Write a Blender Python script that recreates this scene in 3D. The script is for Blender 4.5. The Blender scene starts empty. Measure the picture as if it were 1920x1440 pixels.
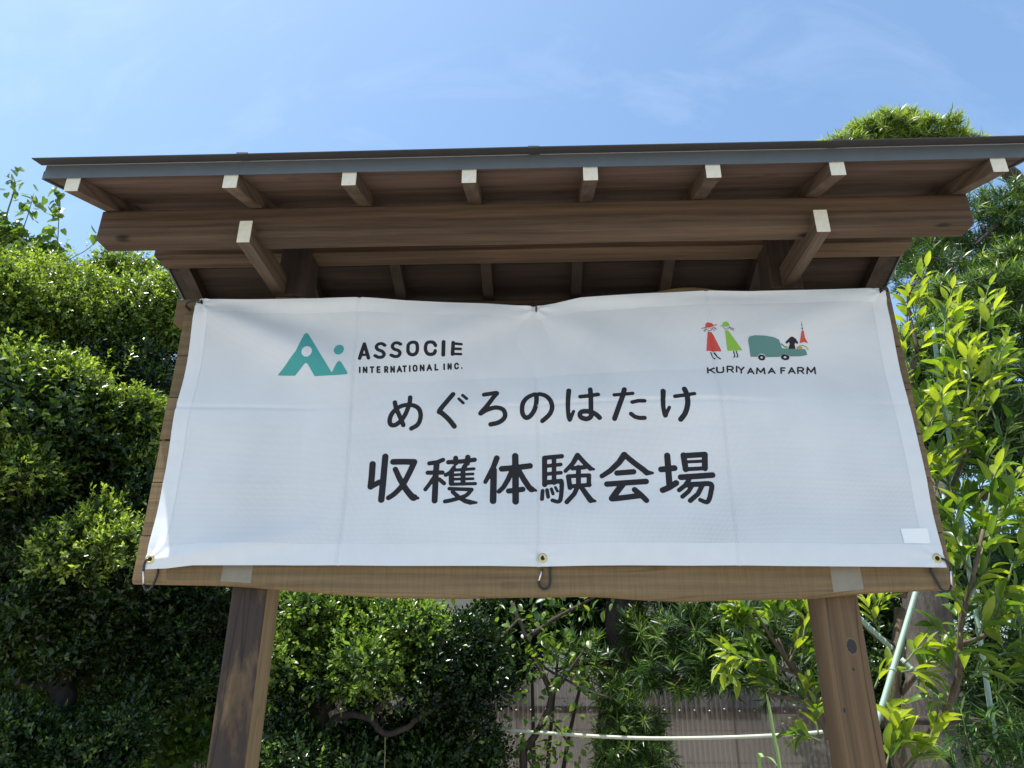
import bpy, math, random
import numpy as np
from mathutils import Vector, Matrix

# ---------------------------------------------------------------- camera, sky, sun, exposure
SC = bpy.context.scene
COL = SC.collection
CAM = np.array([0.0001, -1.653, 1.5])
YAW, PITCH, ROLL, FPX = -0.0362, 0.3863, 0.0024, 1328.8
_c, _s = math.cos(PITCH), math.sin(PITCH)
FW = np.array([math.sin(YAW)*_c, math.cos(YAW)*_c, _s])
_r0 = np.array([math.cos(YAW), -math.sin(YAW), 0.0])
_u0 = np.cross(_r0, FW)
RT = math.cos(ROLL)*_r0 + math.sin(ROLL)*_u0
UP = math.cos(ROLL)*_u0 - math.sin(ROLL)*_r0
cd = bpy.data.cameras.new('camera'); cam = bpy.data.objects.new('camera', cd); COL.objects.link(cam)
cam.matrix_world = Matrix(((RT[0], UP[0], -FW[0], CAM[0]), (RT[1], UP[1], -FW[1], CAM[1]), (RT[2], UP[2], -FW[2], CAM[2]), (0, 0, 0, 1)))
cd.sensor_width = 36.0; cd.lens = FPX/1920*36; cd.clip_start = 0.05; cd.clip_end = 500
SC.camera = cam

SUN_EL, SUN_AZ = 71.0, -108.0     # azimuth from +Y (behind the sign) round by -X (left)
W = bpy.data.worlds.new('World'); SC.world = W; W.use_nodes = True
nt = W.node_tree; nt.nodes.clear()
wo = nt.nodes.new('ShaderNodeOutputWorld'); bg = nt.nodes.new('ShaderNodeBackground')
sky = nt.nodes.new('ShaderNodeTexSky'); sky.sky_type = 'NISHITA'; sky.sun_disc = False
sky.sun_elevation = math.radians(SUN_EL); sky.sun_rotation = math.radians(SUN_AZ)
sky.air_density = 1.0; sky.dust_density = 2.0; sky.ozone_density = 2.0; sky.altitude = 20
bg.inputs['Strength'].default_value = 0.148
# thin cirrus wisps, part of the sky itself
tc = nt.nodes.new('ShaderNodeTexCoord'); mp = nt.nodes.new('ShaderNodeMapping')
mp.inputs['Rotation'].default_value = (0.3, 0.2, 0.9); mp.inputs['Scale'].default_value = (2.2, 8.0, 3.5)
nz = nt.nodes.new('ShaderNodeTexNoise'); nz.inputs['Scale'].default_value = 1.6; nz.inputs['Detail'].default_value = 7; nz.inputs['Roughness'].default_value = 0.62; nz.inputs['Distortion'].default_value = 0.7
rp = nt.nodes.new('ShaderNodeValToRGB'); rp.color_ramp.elements[0].position = 0.50; rp.color_ramp.elements[1].position = 1.0
rp.color_ramp.elements[0].color = (0, 0, 0, 1); rp.color_ramp.elements[1].color = (0.13, 0.13, 0.13, 1)
mx = nt.nodes.new('ShaderNodeMix'); mx.data_type = 'RGBA'
mx.inputs['B'].default_value = (6.2, 6.8, 7.6, 1)
L = nt.links.new
L(tc.outputs['Generated'], mp.inputs['Vector']); L(mp.outputs['Vector'], nz.inputs['Vector']); L(nz.outputs['Fac'], rp.inputs['Fac'])
L(rp.outputs['Color'], mx.inputs['Factor']); wb = nt.nodes.new('ShaderNodeMix'); wb.data_type = 'RGBA'; wb.blend_type = 'MULTIPLY'; wb.inputs['Factor'].default_value = 1.0; wb.inputs['B'].default_value = (0.95, 1.08, 1.08, 1)   # daylight white balance
L(sky.outputs['Color'], wb.inputs['A']); L(wb.outputs['Result'], mx.inputs['A'])
L(mx.outputs['Result'], bg.inputs['Color']); L(bg.outputs['Background'], wo.inputs['Surface'])

sd = bpy.data.lights.new('sun', 'SUN'); sun = bpy.data.objects.new('sun', sd); COL.objects.link(sun)
sd.energy = 4.8; sd.angle = math.radians(0.53); sd.color = (1.0, 0.965, 0.91)
el, az = math.radians(SUN_EL), math.radians(SUN_AZ)
SDIR = Vector((math.sin(az)*math.cos(el), math.cos(az)*math.cos(el), math.sin(el)))
sun.rotation_euler = SDIR.to_track_quat('Z', 'Y').to_euler(); sun.location = SDIR*30

SC.view_settings.view_transform = 'Standard'; SC.view_settings.look = 'None'
SC.view_settings.exposure = 0.76; SC.view_settings.gamma = 1.0
SC.view_settings.use_curve_mapping = False
SC.render.engine = 'CYCLES'
SC.cycles.use_denoising = True
SC.cycles.max_bounces = 8; SC.cycles.diffuse_bounces = 4; SC.cycles.transmission_bounces = 5; SC.cycles.transparent_max_bounces = 8
SC.cycles.caustics_reflective = False; SC.cycles.caustics_refractive = False
SC.cycles.sample_clamp_indirect = 6.0

rng = np.random.default_rng(7); random.seed(7)

def at(px, py, Y):
    """point of the place that lies at depth Y along the sight line of photo pixel (px, py)"""
    d = FW + RT*(px-960)/FPX + UP*(720-py)/FPX
    return CAM + d*((Y-CAM[1])/d[1])

# ---------------------------------------------------------------- object helpers
def tag(o, label=None, cat=None, group=None, kind=None):
    if label: o['label'] = label
    if cat: o['category'] = cat
    if group: o['group'] = group
    if kind: o['kind'] = kind
    return o

WLOC = {}
def root(name, loc, label, cat, group=None):
    o = bpy.data.objects.new(name, None); COL.objects.link(o); o.location = loc; o.empty_display_size = 0.1
    WLOC[o.name] = np.array(loc, float)
    return tag(o, label, cat, group)

def link(name, me, parent=None, origin=(0, 0, 0)):
    o = bpy.data.objects.new(name, me); COL.objects.link(o)
    origin = np.array(origin, float); WLOC[o.name] = origin
    if parent is not None:
        o.parent = parent; o.location = origin - WLOC[parent.name]
    else:
        o.location = origin
    return o

def np_mesh(name, V, F, mat=None, attr=None, smooth=False):
    V = np.asarray(V, np.float32); F = np.asarray(F, np.int32)
    me = bpy.data.meshes.new(name)
    n = F.shape[1]
    me.vertices.add(len(V)); me.vertices.foreach_set('co', V.ravel())
    me.loops.add(F.size); me.loops.foreach_set('vertex_index', F.ravel())
    me.polygons.add(len(F)); me.polygons.foreach_set('loop_start', np.arange(0, F.size, n, dtype=np.int32))
    if smooth: me.polygons.foreach_set('use_smooth', np.ones(len(F), bool))
    me.update(calc_edges=True)
    if attr is not None:
        a = me.attributes.new('rnd', 'FLOAT', 'POINT'); a.data.foreach_set('value', np.asarray(attr, np.float32))
    if mat is not None: me.materials.append(mat)
    return me

class MB:
    """collects faces of one part in world coordinates; build() makes one mesh object"""
    def __init__(s): s.v = []; s.f = []; s.m = []
    def add(s, V, F, mi=0):
        b = len(s.v); s.v += [tuple(map(float, q)) for q in V]; s.f += [tuple(b+i for i in q) for q in F]; s.m += [mi]*len(F)
        return s
    def box(s, a, b, mi=0):
        (x0, y0, z0), (x1, y1, z1) = a, b
        return s.add([(x0,y0,z0),(x1,y0,z0),(x1,y1,z0),(x0,y1,z0),(x0,y0,z1),(x1,y0,z1),(x1,y1,z1),(x0,y1,z1)],
                     [(0,3,2,1),(4,5,6,7),(0,1,5,4),(1,2,6,5),(2,3,7,6),(3,0,4,7)], mi)
    def tube(s, P, R, n=8, mi=0, cap=True):
        P = np.array(P, float); R = np.broadcast_to(np.array(R, float), (len(P),))
        T = np.gradient(P, axis=0); T /= np.linalg.norm(T, axis=1)[:, None]+1e-9
        a = np.array([0, 0, 1.0]) if abs(T[0][2]) < .9 else np.array([1.0, 0, 0])
        u = np.cross(T[0], a); u /= np.linalg.norm(u)
        V = []
        for i in range(len(P)):
            u = u - T[i]*(u@T[i]); u /= np.linalg.norm(u)+1e-9; w = np.cross(T[i], u)
            for k in range(n):
                q = 2*math.pi*k/n; V.append(P[i]+R[i]*(math.cos(q)*u+math.sin(q)*w))
        F = [(i*n+k, i*n+(k+1) % n, (i+1)*n+(k+1) % n, (i+1)*n+k) for i in range(len(P)-1) for k in range(n)]
        if cap: F += [tuple(range(n-1, -1, -1)), tuple((len(P)-1)*n+k for k in range(n))]
        return s.add(V, F, mi)
    def build(s, name, mats, parent=None, smooth=False, bevel=0, origin=None):
        V = np.array(s.v)
        o = (V.min(0)+V.max(0))/2 if origin is None else np.array(origin, float)
        me = bpy.data.meshes.new(name); me.from_pydata([tuple(q) for q in V-o], [], s.f); me.update()
        for m in (mats if isinstance(mats, (list, tuple)) else [mats]): me.materials.append(m)
        me.polygons.foreach_set('material_index', s.m)
        if smooth: me.polygons.foreach_set('use_smooth', [True]*len(s.f))
        ob = link(name, me, parent, o)
        if bevel:
            b = ob.modifiers.new('bevel', 'BEVEL'); b.width = bevel; b.segments = 2; b.limit_method = 'ANGLE'
        return ob

def spline(P, n):
    P = np.array(P, float); m = len(P)
    if m == 2: return np.array([P[0]+(P[1]-P[0])*t for t in np.linspace(0, 1, n)])
    Q = np.vstack([2*P[0]-P[1], P, 2*P[-1]-P[-2]]); out = []
    for t in np.linspace(0, m-1-1e-9, n):
        i = int(t); u = t-i; a, b, c, d = Q[i:i+4]
        out.append(.5*((2*b)+(c-a)*u+(2*a-5*b+4*c-d)*u*u+(3*b-a-3*c+d)*u**3))
    return np.array(out)

# ---------------------------------------------------------------- materials
def newmat(name):
    m = bpy.data.materials.new(name); m.use_nodes = True
    t = m.node_tree; b = t.nodes['Principled BSDF']
    return m, t, b

def N(t, kind, **kw):
    n = t.nodes.new(kind)
    for k, v in kw.items():
        if k in n.inputs: n.inputs[k].default_value = v
        else: setattr(n, k, v)
    return n

def plain(name, col, rough=.5, metal=0, spec=.5, var=.0, scale=20, bump=0.0):
    m, t, b = newmat(name)
    b.inputs['Base Color'].default_value = (*col, 1); b.inputs['Roughness'].default_value = rough; b.inputs['Metallic'].default_value = metal
    b.inputs['Specular IOR Level'].default_value = spec
    if var or bump:
        tc = N(t, 'ShaderNodeTexCoord'); no = N(t, 'ShaderNodeTexNoise', Scale=scale, Detail=6.0, Roughness=.6)
        t.links.new(tc.outputs['Object'], no.inputs['Vector'])
        if var:
            mx = N(t, 'ShaderNodeMix', data_type='RGBA')
            mx.inputs['A'].default_value = (*[c*(1-var) for c in col], 1); mx.inputs['B'].default_value = (*[min(1, c*(1+var)) for c in col], 1)
            t.links.new(no.outputs['Fac'], mx.inputs['Factor']); t.links.new(mx.outputs['Result'], b.inputs['Base Color'])
        if bump:
            bu = N(t, 'ShaderNodeBump', Strength=bump, Distance=.004); t.links.new(no.outputs['Fac'], bu.inputs['Height']); t.links.new(bu.outputs['Normal'], b.inputs['Normal'])
    return m

def wood(name, light, dark, axis='X', rough=.7, knots=.5, stain=None, saw=0, grain=1.0, crack=0):
    """grain runs along the local axis; knots, growth-ring bands, optional weather stain with its own shape"""
    m, t, b = newmat(name); lk = t.links.new
    tc = N(t, 'ShaderNodeTexCoord'); oi = N(t, 'ShaderNodeObjectInfo')
    off = N(t, 'ShaderNodeVectorMath', operation='ADD'); sc = N(t, 'ShaderNodeMath', operation='MULTIPLY'); sc.inputs[1].default_value = 37.0
    lk(oi.outputs['Random'], sc.inputs[0]); lk(tc.outputs['Object'], off.inputs[0]); lk(sc.outputs[0], off.inputs[1])
    def mapped(along, across):
        mp = N(t, 'ShaderNodeMapping'); s = {'X': (along, across, across), 'Y': (across, along, across), 'Z': (across, across, along)}[axis]
        mp.inputs['Scale'].default_value = s; lk(off.outputs[0], mp.inputs['Vector']); return mp.outputs['Vector']
    # knot field bends the grain
    vk = N(t, 'ShaderNodeTexVoronoi', Scale=1.0, Randomness=1.0); lk(mapped(5.5, 13.0), vk.inputs['Vector'])
    kn = N(t, 'ShaderNodeMapRange'); kn.inputs['From Min'].default_value = .08; kn.inputs['From Max'].default_value = .15; kn.inputs['To Min'].default_value = 1; kn.inputs['To Max'].default_value = 0
    lk(vk.outputs['Distance'], kn.inputs['Value'])
    n1 = N(t, 'ShaderNodeTexNoise', Scale=1.0, Detail=5.0, Roughness=.62, Distortion=.35); lk(mapped(1.1, 34*grain), n1.inputs['Vector'])
    n2 = N(t, 'ShaderNodeTexNoise', Scale=1.0, Detail=4.0, Roughness=.7); lk(mapped(6, 210), n2.inputs['Vector'])
    wv = N(t, 'ShaderNodeTexWave', Scale=1.0, Distortion=6.0, Detail=3.0); wv.inputs['Detail Scale'].default_value = 1.2
    wv.bands_direction = 'Z' if axis != 'Z' else 'X'; lk(mapped(1.4, 13*grain), wv.inputs['Vector'])
    a1 = N(t, 'ShaderNodeMath', operation='MULTIPLY_ADD'); a1.inputs[1].default_value = .50; lk(n1.outputs['Fac'], a1.inputs[0])
    a2 = N(t, 'ShaderNodeMath', operation='MULTIPLY_ADD'); a2.inputs[1].default_value = .40; lk(n2.outputs['Fac'], a2.inputs[0])
    a3 = N(t, 'ShaderNodeMath', operation='MULTIPLY'); a3.inputs[1].default_value = .10; lk(wv.outputs['Fac'], a3.inputs[0])
    lk(a3.outputs[0], a2.inputs[2]); lk(a2.outputs[0], a1.inputs[2])
    rp = N(t, 'ShaderNodeValToRGB'); rp.color_ramp.elements[0].position = .34; rp.color_ramp.elements[1].position = .64
    rp.color_ramp.elements[0].color = (*dark, 1); rp.color_ramp.elements[1].color = (*light, 1); lk(a1.outputs[0], rp.inputs['Fac'])
    colo = rp.outputs['Color']
    km = N(t, 'ShaderNodeMath', operation='MULTIPLY'); km.inputs[1].default_value = knots; lk(kn.outputs[0], km.inputs[0])
    mk = N(t, 'ShaderNodeMix', data_type='RGBA'); mk.inputs['B'].default_value = (*[c*.45 for c in dark], 1)
    lk(km.outputs[0], mk.inputs['Factor']); lk(colo, mk.inputs['A']); colo = mk.outputs['Result']
    if stain:
        ns = N(t, 'ShaderNodeTexNoise', Scale=1.0, Detail=5.0, Roughness=.6, Distortion=.4); lk(mapped(3.0, 11.0), ns.inputs['Vector'])
        rs = N(t, 'ShaderNodeMapRange'); rs.inputs['From Min'].default_value = .38; rs.inputs['From Max'].default_value = .50; lk(ns.outputs['Fac'], rs.inputs['Value'])
        st = N(t, 'ShaderNodeMath', operation='MULTIPLY'); st.inputs[1].default_value = .85; lk(rs.outputs[0], st.inputs[0])
        ms = N(t, 'ShaderNodeMix', data_type='RGBA'); ms.inputs['B'].default_value = (*stain, 1)
        lk(st.outputs[0], ms.inputs['Factor']); lk(colo, ms.inputs['A']); colo = ms.outputs['Result']
    hgt = a1.outputs[0]
    if saw:   # fine saw marks across the grain
        ws = N(t, 'ShaderNodeTexNoise', Scale=1.0, Detail=2.0); lk(mapped(230, 12), ws.inputs['Vector'])
        ad = N(t, 'ShaderNodeMath', operation='MULTIPLY_ADD'); ad.inputs[1].default_value = saw; lk(ws.outputs['Fac'], ad.inputs[0]); lk(hgt, ad.inputs[2]); hgt = ad.outputs[0]
        mo = N(t, 'ShaderNodeMix', data_type='RGBA', blend_type='MULTIPLY'); mo.inputs['Factor'].default_value = .5
        rg = N(t, 'ShaderNodeMapRange'); rg.inputs['From Min'].default_value = .3; rg.inputs['From Max'].default_value = .6; rg.inputs['To Min'].default_value = .72; rg.inputs['To Max'].default_value = 1.05
        lk(ws.outputs['Fac'], rg.inputs['Value']); lk(colo, mo.inputs['A']); lk(rg.outputs[0], mo.inputs['B']); colo = mo.outputs['Result']
    if crack:   # long drying cracks along the grain
        nc = N(t, 'ShaderNodeTexNoise', Scale=1.0, Detail=2.0, Distortion=.2); lk(mapped(.9, 16), nc.inputs['Vector'])
        sb = N(t, 'ShaderNodeMath', operation='SUBTRACT'); sb.inputs[1].default_value = .5; lk(nc.outputs['Fac'], sb.inputs[0])
        ab = N(t, 'ShaderNodeMath', operation='ABSOLUTE'); lk(sb.outputs[0], ab.inputs[0])
        rc = N(t, 'ShaderNodeMapRange'); rc.inputs['From Min'].default_value = .0; rc.inputs['From Max'].default_value = .012; rc.inputs['To Min'].default_value = 1-crack; rc.inputs['To Max'].default_value = 1
        lk(ab.outputs[0], rc.inputs['Value'])
        mc = N(t, 'ShaderNodeMix', data_type='RGBA', blend_type='MULTIPLY'); mc.inputs['Factor'].default_value = 1
        lk(colo, mc.inputs['A']); lk(rc.outputs[0], mc.inputs['B']); colo = mc.outputs['Result']
    hv = N(t, 'ShaderNodeMix', data_type='RGBA', blend_type='MULTIPLY'); hv.inputs['Factor'].default_value = 1
    vr = N(t, 'ShaderNodeMapRange'); vr.inputs['To Min'].default_value = .82; vr.inputs['To Max'].default_value = 1.15
    lk(oi.outputs['Random'], vr.inputs['Value']); lk(colo, hv.inputs['A']); lk(vr.outputs[0], hv.inputs['B'])
    lk(hv.outputs['Result'], b.inputs['Base Color'])
    bu = N(t, 'ShaderNodeBump', Strength=.35, Distance=.002); lk(hgt, bu.inputs['Height']); lk(bu.outputs['Normal'], b.inputs['Normal'])
    b.inputs['Roughness'].default_value = rough; b.inputs['Specular IOR Level'].default_value = .3
    return m

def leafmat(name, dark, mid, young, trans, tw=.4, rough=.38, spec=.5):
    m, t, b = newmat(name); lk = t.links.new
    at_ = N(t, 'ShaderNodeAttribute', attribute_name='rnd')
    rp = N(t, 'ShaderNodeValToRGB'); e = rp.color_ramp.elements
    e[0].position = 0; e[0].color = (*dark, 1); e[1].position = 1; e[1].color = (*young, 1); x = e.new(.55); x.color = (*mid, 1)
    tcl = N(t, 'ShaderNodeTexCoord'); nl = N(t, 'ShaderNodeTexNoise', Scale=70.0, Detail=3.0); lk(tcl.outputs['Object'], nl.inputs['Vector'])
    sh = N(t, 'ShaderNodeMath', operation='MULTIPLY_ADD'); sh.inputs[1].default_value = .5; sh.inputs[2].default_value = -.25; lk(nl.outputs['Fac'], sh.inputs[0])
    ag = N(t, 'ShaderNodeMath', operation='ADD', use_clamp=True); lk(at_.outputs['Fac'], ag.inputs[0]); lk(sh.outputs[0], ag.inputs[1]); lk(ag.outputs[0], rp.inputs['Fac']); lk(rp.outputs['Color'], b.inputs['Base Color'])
    b.inputs['Roughness'].default_value = rough; b.inputs['Specular IOR Level'].default_value = spec
    tr = N(t, 'ShaderNodeBsdfTranslucent'); mt = N(t, 'ShaderNodeMix', data_type='RGBA', blend_type='MULTIPLY'); mt.inputs['Factor'].default_value = 1
    mt.inputs['B'].default_value = (*trans, 1); lk(rp.outputs['Color'], mt.inputs['A']); lk(mt.outputs['Result'], tr.inputs['Color'])
    ms = N(t, 'ShaderNodeMixShader'); ms.inputs['Fac'].default_value = tw
    lk(b.outputs['BSDF'], ms.inputs[1]); lk(tr.outputs['BSDF'], ms.inputs[2]); lk(ms.outputs[0], t.nodes['Material Output'].inputs['Surface'])
    return m

M = {}
M['stain'] = wood('stained_cedar', (.165, .107, .066), (.054, .033, .023), 'X', knots=1.0)
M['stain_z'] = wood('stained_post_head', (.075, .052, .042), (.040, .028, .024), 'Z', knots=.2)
M['stain_y'] = wood('stained_rafter', (.150, .102, .068), (.060, .040, .029), 'Y', knots=.2)
M['soffit'] = wood('soffit_board', (.145, .094, .070), (.044, .028, .022), 'X', knots=.35, grain=.8)
M['plank'] = wood('sawn_plank', (.225, .152, .076), (.135, .088, .042), 'X', knots=.25, saw=.5, crack=.35)
M['post_l'] = wood('weathered_post', (.215, .135, .062), (.120, .073, .036), 'Z', knots=.6, stain=(.026, .019, .020), crack=.5)
M['post_side'] = wood('pale_post_side', (.285, .190, .095), (.18, .115, .056), 'Z', knots=.5, crack=.3)
M['post_r'] = wood('grey_post', (.175, .108, .055), (.092, .055, .029), 'Z', knots=.6, crack=.6)
M['cream'] = plain('cream_paint', (.70, .65, .53), .75, var=.22, scale=75, bump=.3)
M['fascia'] = plain('slate_metal', (.105, .122, .138), .42, var=.18, scale=14, spec=.4)
M['drip'] = plain('dark_roof_metal', (.050, .047, .046), .45, var=.25, scale=18, spec=.4)
M['edge'] = plain('bare_metal_edge', (.30, .29, .29), .5, var=.3, scale=40)
M['black'] = plain('black_metal', (.012, .012, .014), .35)
M['silver'] = plain('silver_metal', (.72, .70, .67), .28, metal=1)
M['brass'] = plain('brass', (.62, .50, .22), .3, metal=1)
M['cord'] = plain('black_cord', (.012, .012, .013), .8)
M['patch_tone'] = plain('pale_patch_tone', (.25, .215, .165), .7, var=.2, scale=50)
# ---------------------------------------------------------------- ground
m, t, b = newmat('pale_gravel'); lk = t.links.new
tc_ = N(t, 'ShaderNodeTexCoord'); n1 = N(t, 'ShaderNodeTexNoise', Scale=1.3, Detail=8.0, Roughness=.65); n2 = N(t, 'ShaderNodeTexNoise', Scale=45.0, Detail=6.0, Roughness=.7)
lk(tc_.outputs['Object'], n1.inputs['Vector']); lk(tc_.outputs['Object'], n2.inputs['Vector'])
mm_ = N(t, 'ShaderNodeMath', operation='MULTIPLY_ADD'); mm_.inputs[1].default_value = .4; lk(n2.outputs['Fac'], mm_.inputs[0])
m2_ = N(t, 'ShaderNodeMath', operation='MULTIPLY'); m2_.inputs[1].default_value = .6; lk(n1.outputs['Fac'], m2_.inputs[0]); lk(m2_.outputs[0], mm_.inputs[2])
rp_ = N(t, 'ShaderNodeValToRGB'); rp_.color_ramp.elements[0].position = .3; rp_.color_ramp.elements[1].position = .7
rp_.color_ramp.elements[0].color = (.27, .25, .215, 1); rp_.color_ramp.elements[1].color = (.42, .39, .34, 1)
lk(mm_.outputs[0], rp_.inputs['Fac']); lk(rp_.outputs['Color'], b.inputs['Base Color']); b.inputs['Roughness'].default_value = .95
bu_ = N(t, 'ShaderNodeBump', Strength=.6, Distance=.02); lk(n2.outputs['Fac'], bu_.inputs['Height']); lk(bu_.outputs['Normal'], b.inputs['Normal'])
M['soil'] = m
g = 48; xs = np.concatenate([-np.geomspace(200, .5, g), [0], np.geomspace(.5, 200, g)]); n = len(xs)
X, Y = np.meshgrid(xs, xs); R_ = np.hypot(X, Y)
Z = .015*np.sin(X*1.7+1)*np.sin(Y*1.3) - .015
V = np.stack([X.ravel(), Y.ravel(), Z.ravel()], 1)
F = np.array([(j*n+i, j*n+i+1, (j+1)*n+i+1, (j+1)*n+i) for j in range(n-1) for i in range(n-1)])
tag(link('ground', np_mesh('ground', V, F, M['soil'], smooth=True)), 'pale gravel of the garden yard under the sign', kind='structure')

# ---------------------------------------------------------------- sign stand (metres, board front plane is Y = 0)
M['rafter_shade'] = wood('shaded_rafter', (.058, .039, .029), (.028, .019, .015), 'Y', knots=.2)  # darker copy for the rear rafters, shade of the recess put into the colour
M['soffit_shade'] = wood('shaded_soffit', (.055, .036, .028), (.020, .013, .010), 'X', knots=.3)  # rear roof boards likewise, shade under the roof painted in
YE, ZE, K = -.3461, 2.5233, .3465           # eave: rafter foot, slope
RW, RH = .0322, .0365
YC = .0729                                   # ridge / post centre line
XL, XR = -1.0847, 1.0457
RX = [-1.0645] + [-.6943+.2743*i for i in range(6)] + [1.0293]
OH = .046
stand = root('notice_stand', (-.02, YC, 0), 'brown timber notice board stand with small pitched roof on two posts', 'notice stand')

for x0, x1, mat in ((-.7129, -.6266, 'post_l'), (.6335, .7204, 'post_r')):
    mb = MB().box((x0, .030, -.05), (x1, .116, 2.452))
    if mat == 'post_l': mb.m = [1, 1, 0, 1, 1, 1]
    mb.build('post', [M[mat], M['post_side']], stand, bevel=.007)
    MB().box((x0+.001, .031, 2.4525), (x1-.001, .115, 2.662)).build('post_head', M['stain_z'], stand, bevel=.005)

def knot(par, x, z, rx, rz, y=.030):
    n = 22
    for k, (q, mat, dy) in enumerate(((1.16, 'knot_ring', .0004), (.92, 'knot_core', .0008))):
        V = [(x+q*rx*math.cos(2*math.pi*i/n)*(1+.06*math.sin(3*i)), y-dy, z+q*rz*math.sin(2*math.pi*i/n)*(1+.05*math.sin(2*i+1))) for i in range(n)]
        MB().add(V, [tuple(range(n))]).build('knot' if k else 'knot_ring', M[mat], par)
M['knot_ring'] = plain('knot_ring', (.145, .098, .062), .8, var=.3, scale=120); M['knot_core'] = plain('knot_core', (.034, .027, .024), .85, var=.55, scale=160)
posts = [o for o in COL.objects if o.name.startswith('post') and not o.name.startswith('post_head')]
for px, py, rx, rz in ((1597, 1212, .0115, .0165), (1600, 1255, .003, .004), (1583, 1332, .003, .006)):
    q = at(px, py, .030); knot(posts[1], q[0], q[2], rx, rz)
def zr(y):                                   # underside of the rafters
    return ZE+K*((y if y <= YC else 2*YC-y)-YE)

for x in RX:
    for side in (0, 1):
        ya, yb = YE, YC-.001
        f = (lambda y: y) if side == 0 else (lambda y: 2*YC-y)
        x0, x1 = x-RW/2, x+RW/2
        V = []
        for y in (ya, yb):
            for (xx, dz) in ((x0, 0), (x1, 0), (x1, RH), (x0, RH)): V.append((xx, f(y), zr(y)+dz))
        Fq = [(0, 1, 2, 3), (7, 6, 5, 4), (0, 4, 5, 1), (1, 5, 6, 2), (2, 6, 7, 3), (3, 7, 4, 0)]
        if side: Fq = [tuple(reversed(q)) for q in Fq]
        r = MB().add(V, Fq).build('rafter', M['stain_y' if side == 0 else 'rafter_shade'], stand, bevel=.0012)
        y0, y1 = f(ya-.0022), f(ya+.0)
        MB().box((x0-.0004, min(y0, y1), zr(ya)-.0002), (x1+.0004, max(y0, y1), zr(ya)+RH)).build('painted_end', M['cream'], r, bevel=.001)

def beam(name, x0, x1, y0, y1, z0, z1, mat='stain', bv=.003):
    mb = MB(); n = 14
    xs = np.linspace(x0, x1, n)
    V = []; 
    for i, x in enumerate(xs):
        w = .0008*math.sin(i*1.7); V += [(x, y0, z0+w), (x, y1, z0+w), (x, y1, z1), (x, y0, z1)]
    Fq = [(4*i+k, 4*(i+1)+k, 4*(i+1)+(k+1) % 4, 4*i+(k+1) % 4) for i in range(n-1) for k in range(4)]
    Fq += [(0, 1, 2, 3), (4*n-1, 4*n-2, 4*n-3, 4*n-4)]
    return mb.add(V, [tuple(reversed(q)) for q in Fq]).build(name, M[mat], stand, bevel=bv)
beam('front_purlin', XL, XR, -.2018, -.1458, 2.4885, zr(-.2018)-.0005)
beam('rear_purlin', XL, XR, 2*YC+.1458, 2*YC+.2018, 2.4885, zr(-.2018)-.0005)
beam('ridge_beam', XL, XR-.003, .043, .1145, 2.5963, 2.6668)
beam('side_batten', -.981, -.7135, .028, .068, 2.375, 2.446, 'plank')
for xc in (-.6994, .6772):
    a = MB().box((xc-.0155, -.227, 2.4557), (xc+.0155, .0305, 2.5161)).build('bracket_arm', M['stain_y'], stand, bevel=.0015)
    MB().box((xc-.0159, -.2292, 2.4555), (xc+.0159, -.227, 2.5165)).build('painted_end', M['cream'], a, bevel=.001)

# roof boards above the rafters, three a slope, then the metal sheet
for side in (0, 1):
    f = (lambda y: y) if side == 0 else (lambda y: 2*YC-y)
    ys = np.linspace(YE-.0005, YC-.001, 4)
    for a, bq in zip(ys[:-1], ys[1:]):
        V = []
        for y in (a, bq-.0012):
            for xx, dz in ((XL-OH, .0005), (XR+OH, .0005), (XR+OH, .0125), (XL-OH, .0125)): V.append((xx, f(y), zr(y)+RH+dz))
        Fq = [(0, 1, 2, 3), (7, 6, 5, 4), (0, 4, 5, 1), (1, 5, 6, 2), (2, 6, 7, 3), (3, 7, 4, 0)]
        if side: Fq = [tuple(reversed(q)) for q in Fq]
        MB().add(V, Fq).build('roof_board', M['soffit' if side == 0 else 'soffit_shade'], stand, bevel=.0012)
    V = []
    for y in (YE-.006, YC):
        for xx, dz in ((XL-OH-.006, .0135), (XR+OH+.006, .0135), (XR+OH+.006, .0175), (XL-OH-.006, .0175)): V.append((xx, f(y), zr(y)+RH+dz))
    Fq = [(0, 1, 2, 3), (7, 6, 5, 4), (0, 4, 5, 1), (1, 5, 6, 2), (2, 6, 7, 3), (3, 7, 4, 0)]
    if side: Fq = [tuple(reversed(q)) for q in Fq]
    MB().add(V, Fq).build('roof_sheet', M['drip'], stand)
    # verge strips at both gable ends
    for xa in (XL-OH-.0065, XR+OH+.0015):
        V = []
        for y in (YE-.006, YC):
            for xx, dz in ((xa, -.004), (xa+.005, -.004), (xa+.005, .019), (xa, .019)): V.append((xx, f(y), zr(y)+RH+dz))
        MB().add(V, Fq).build('verge_strip', M['fascia'], stand)
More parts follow.
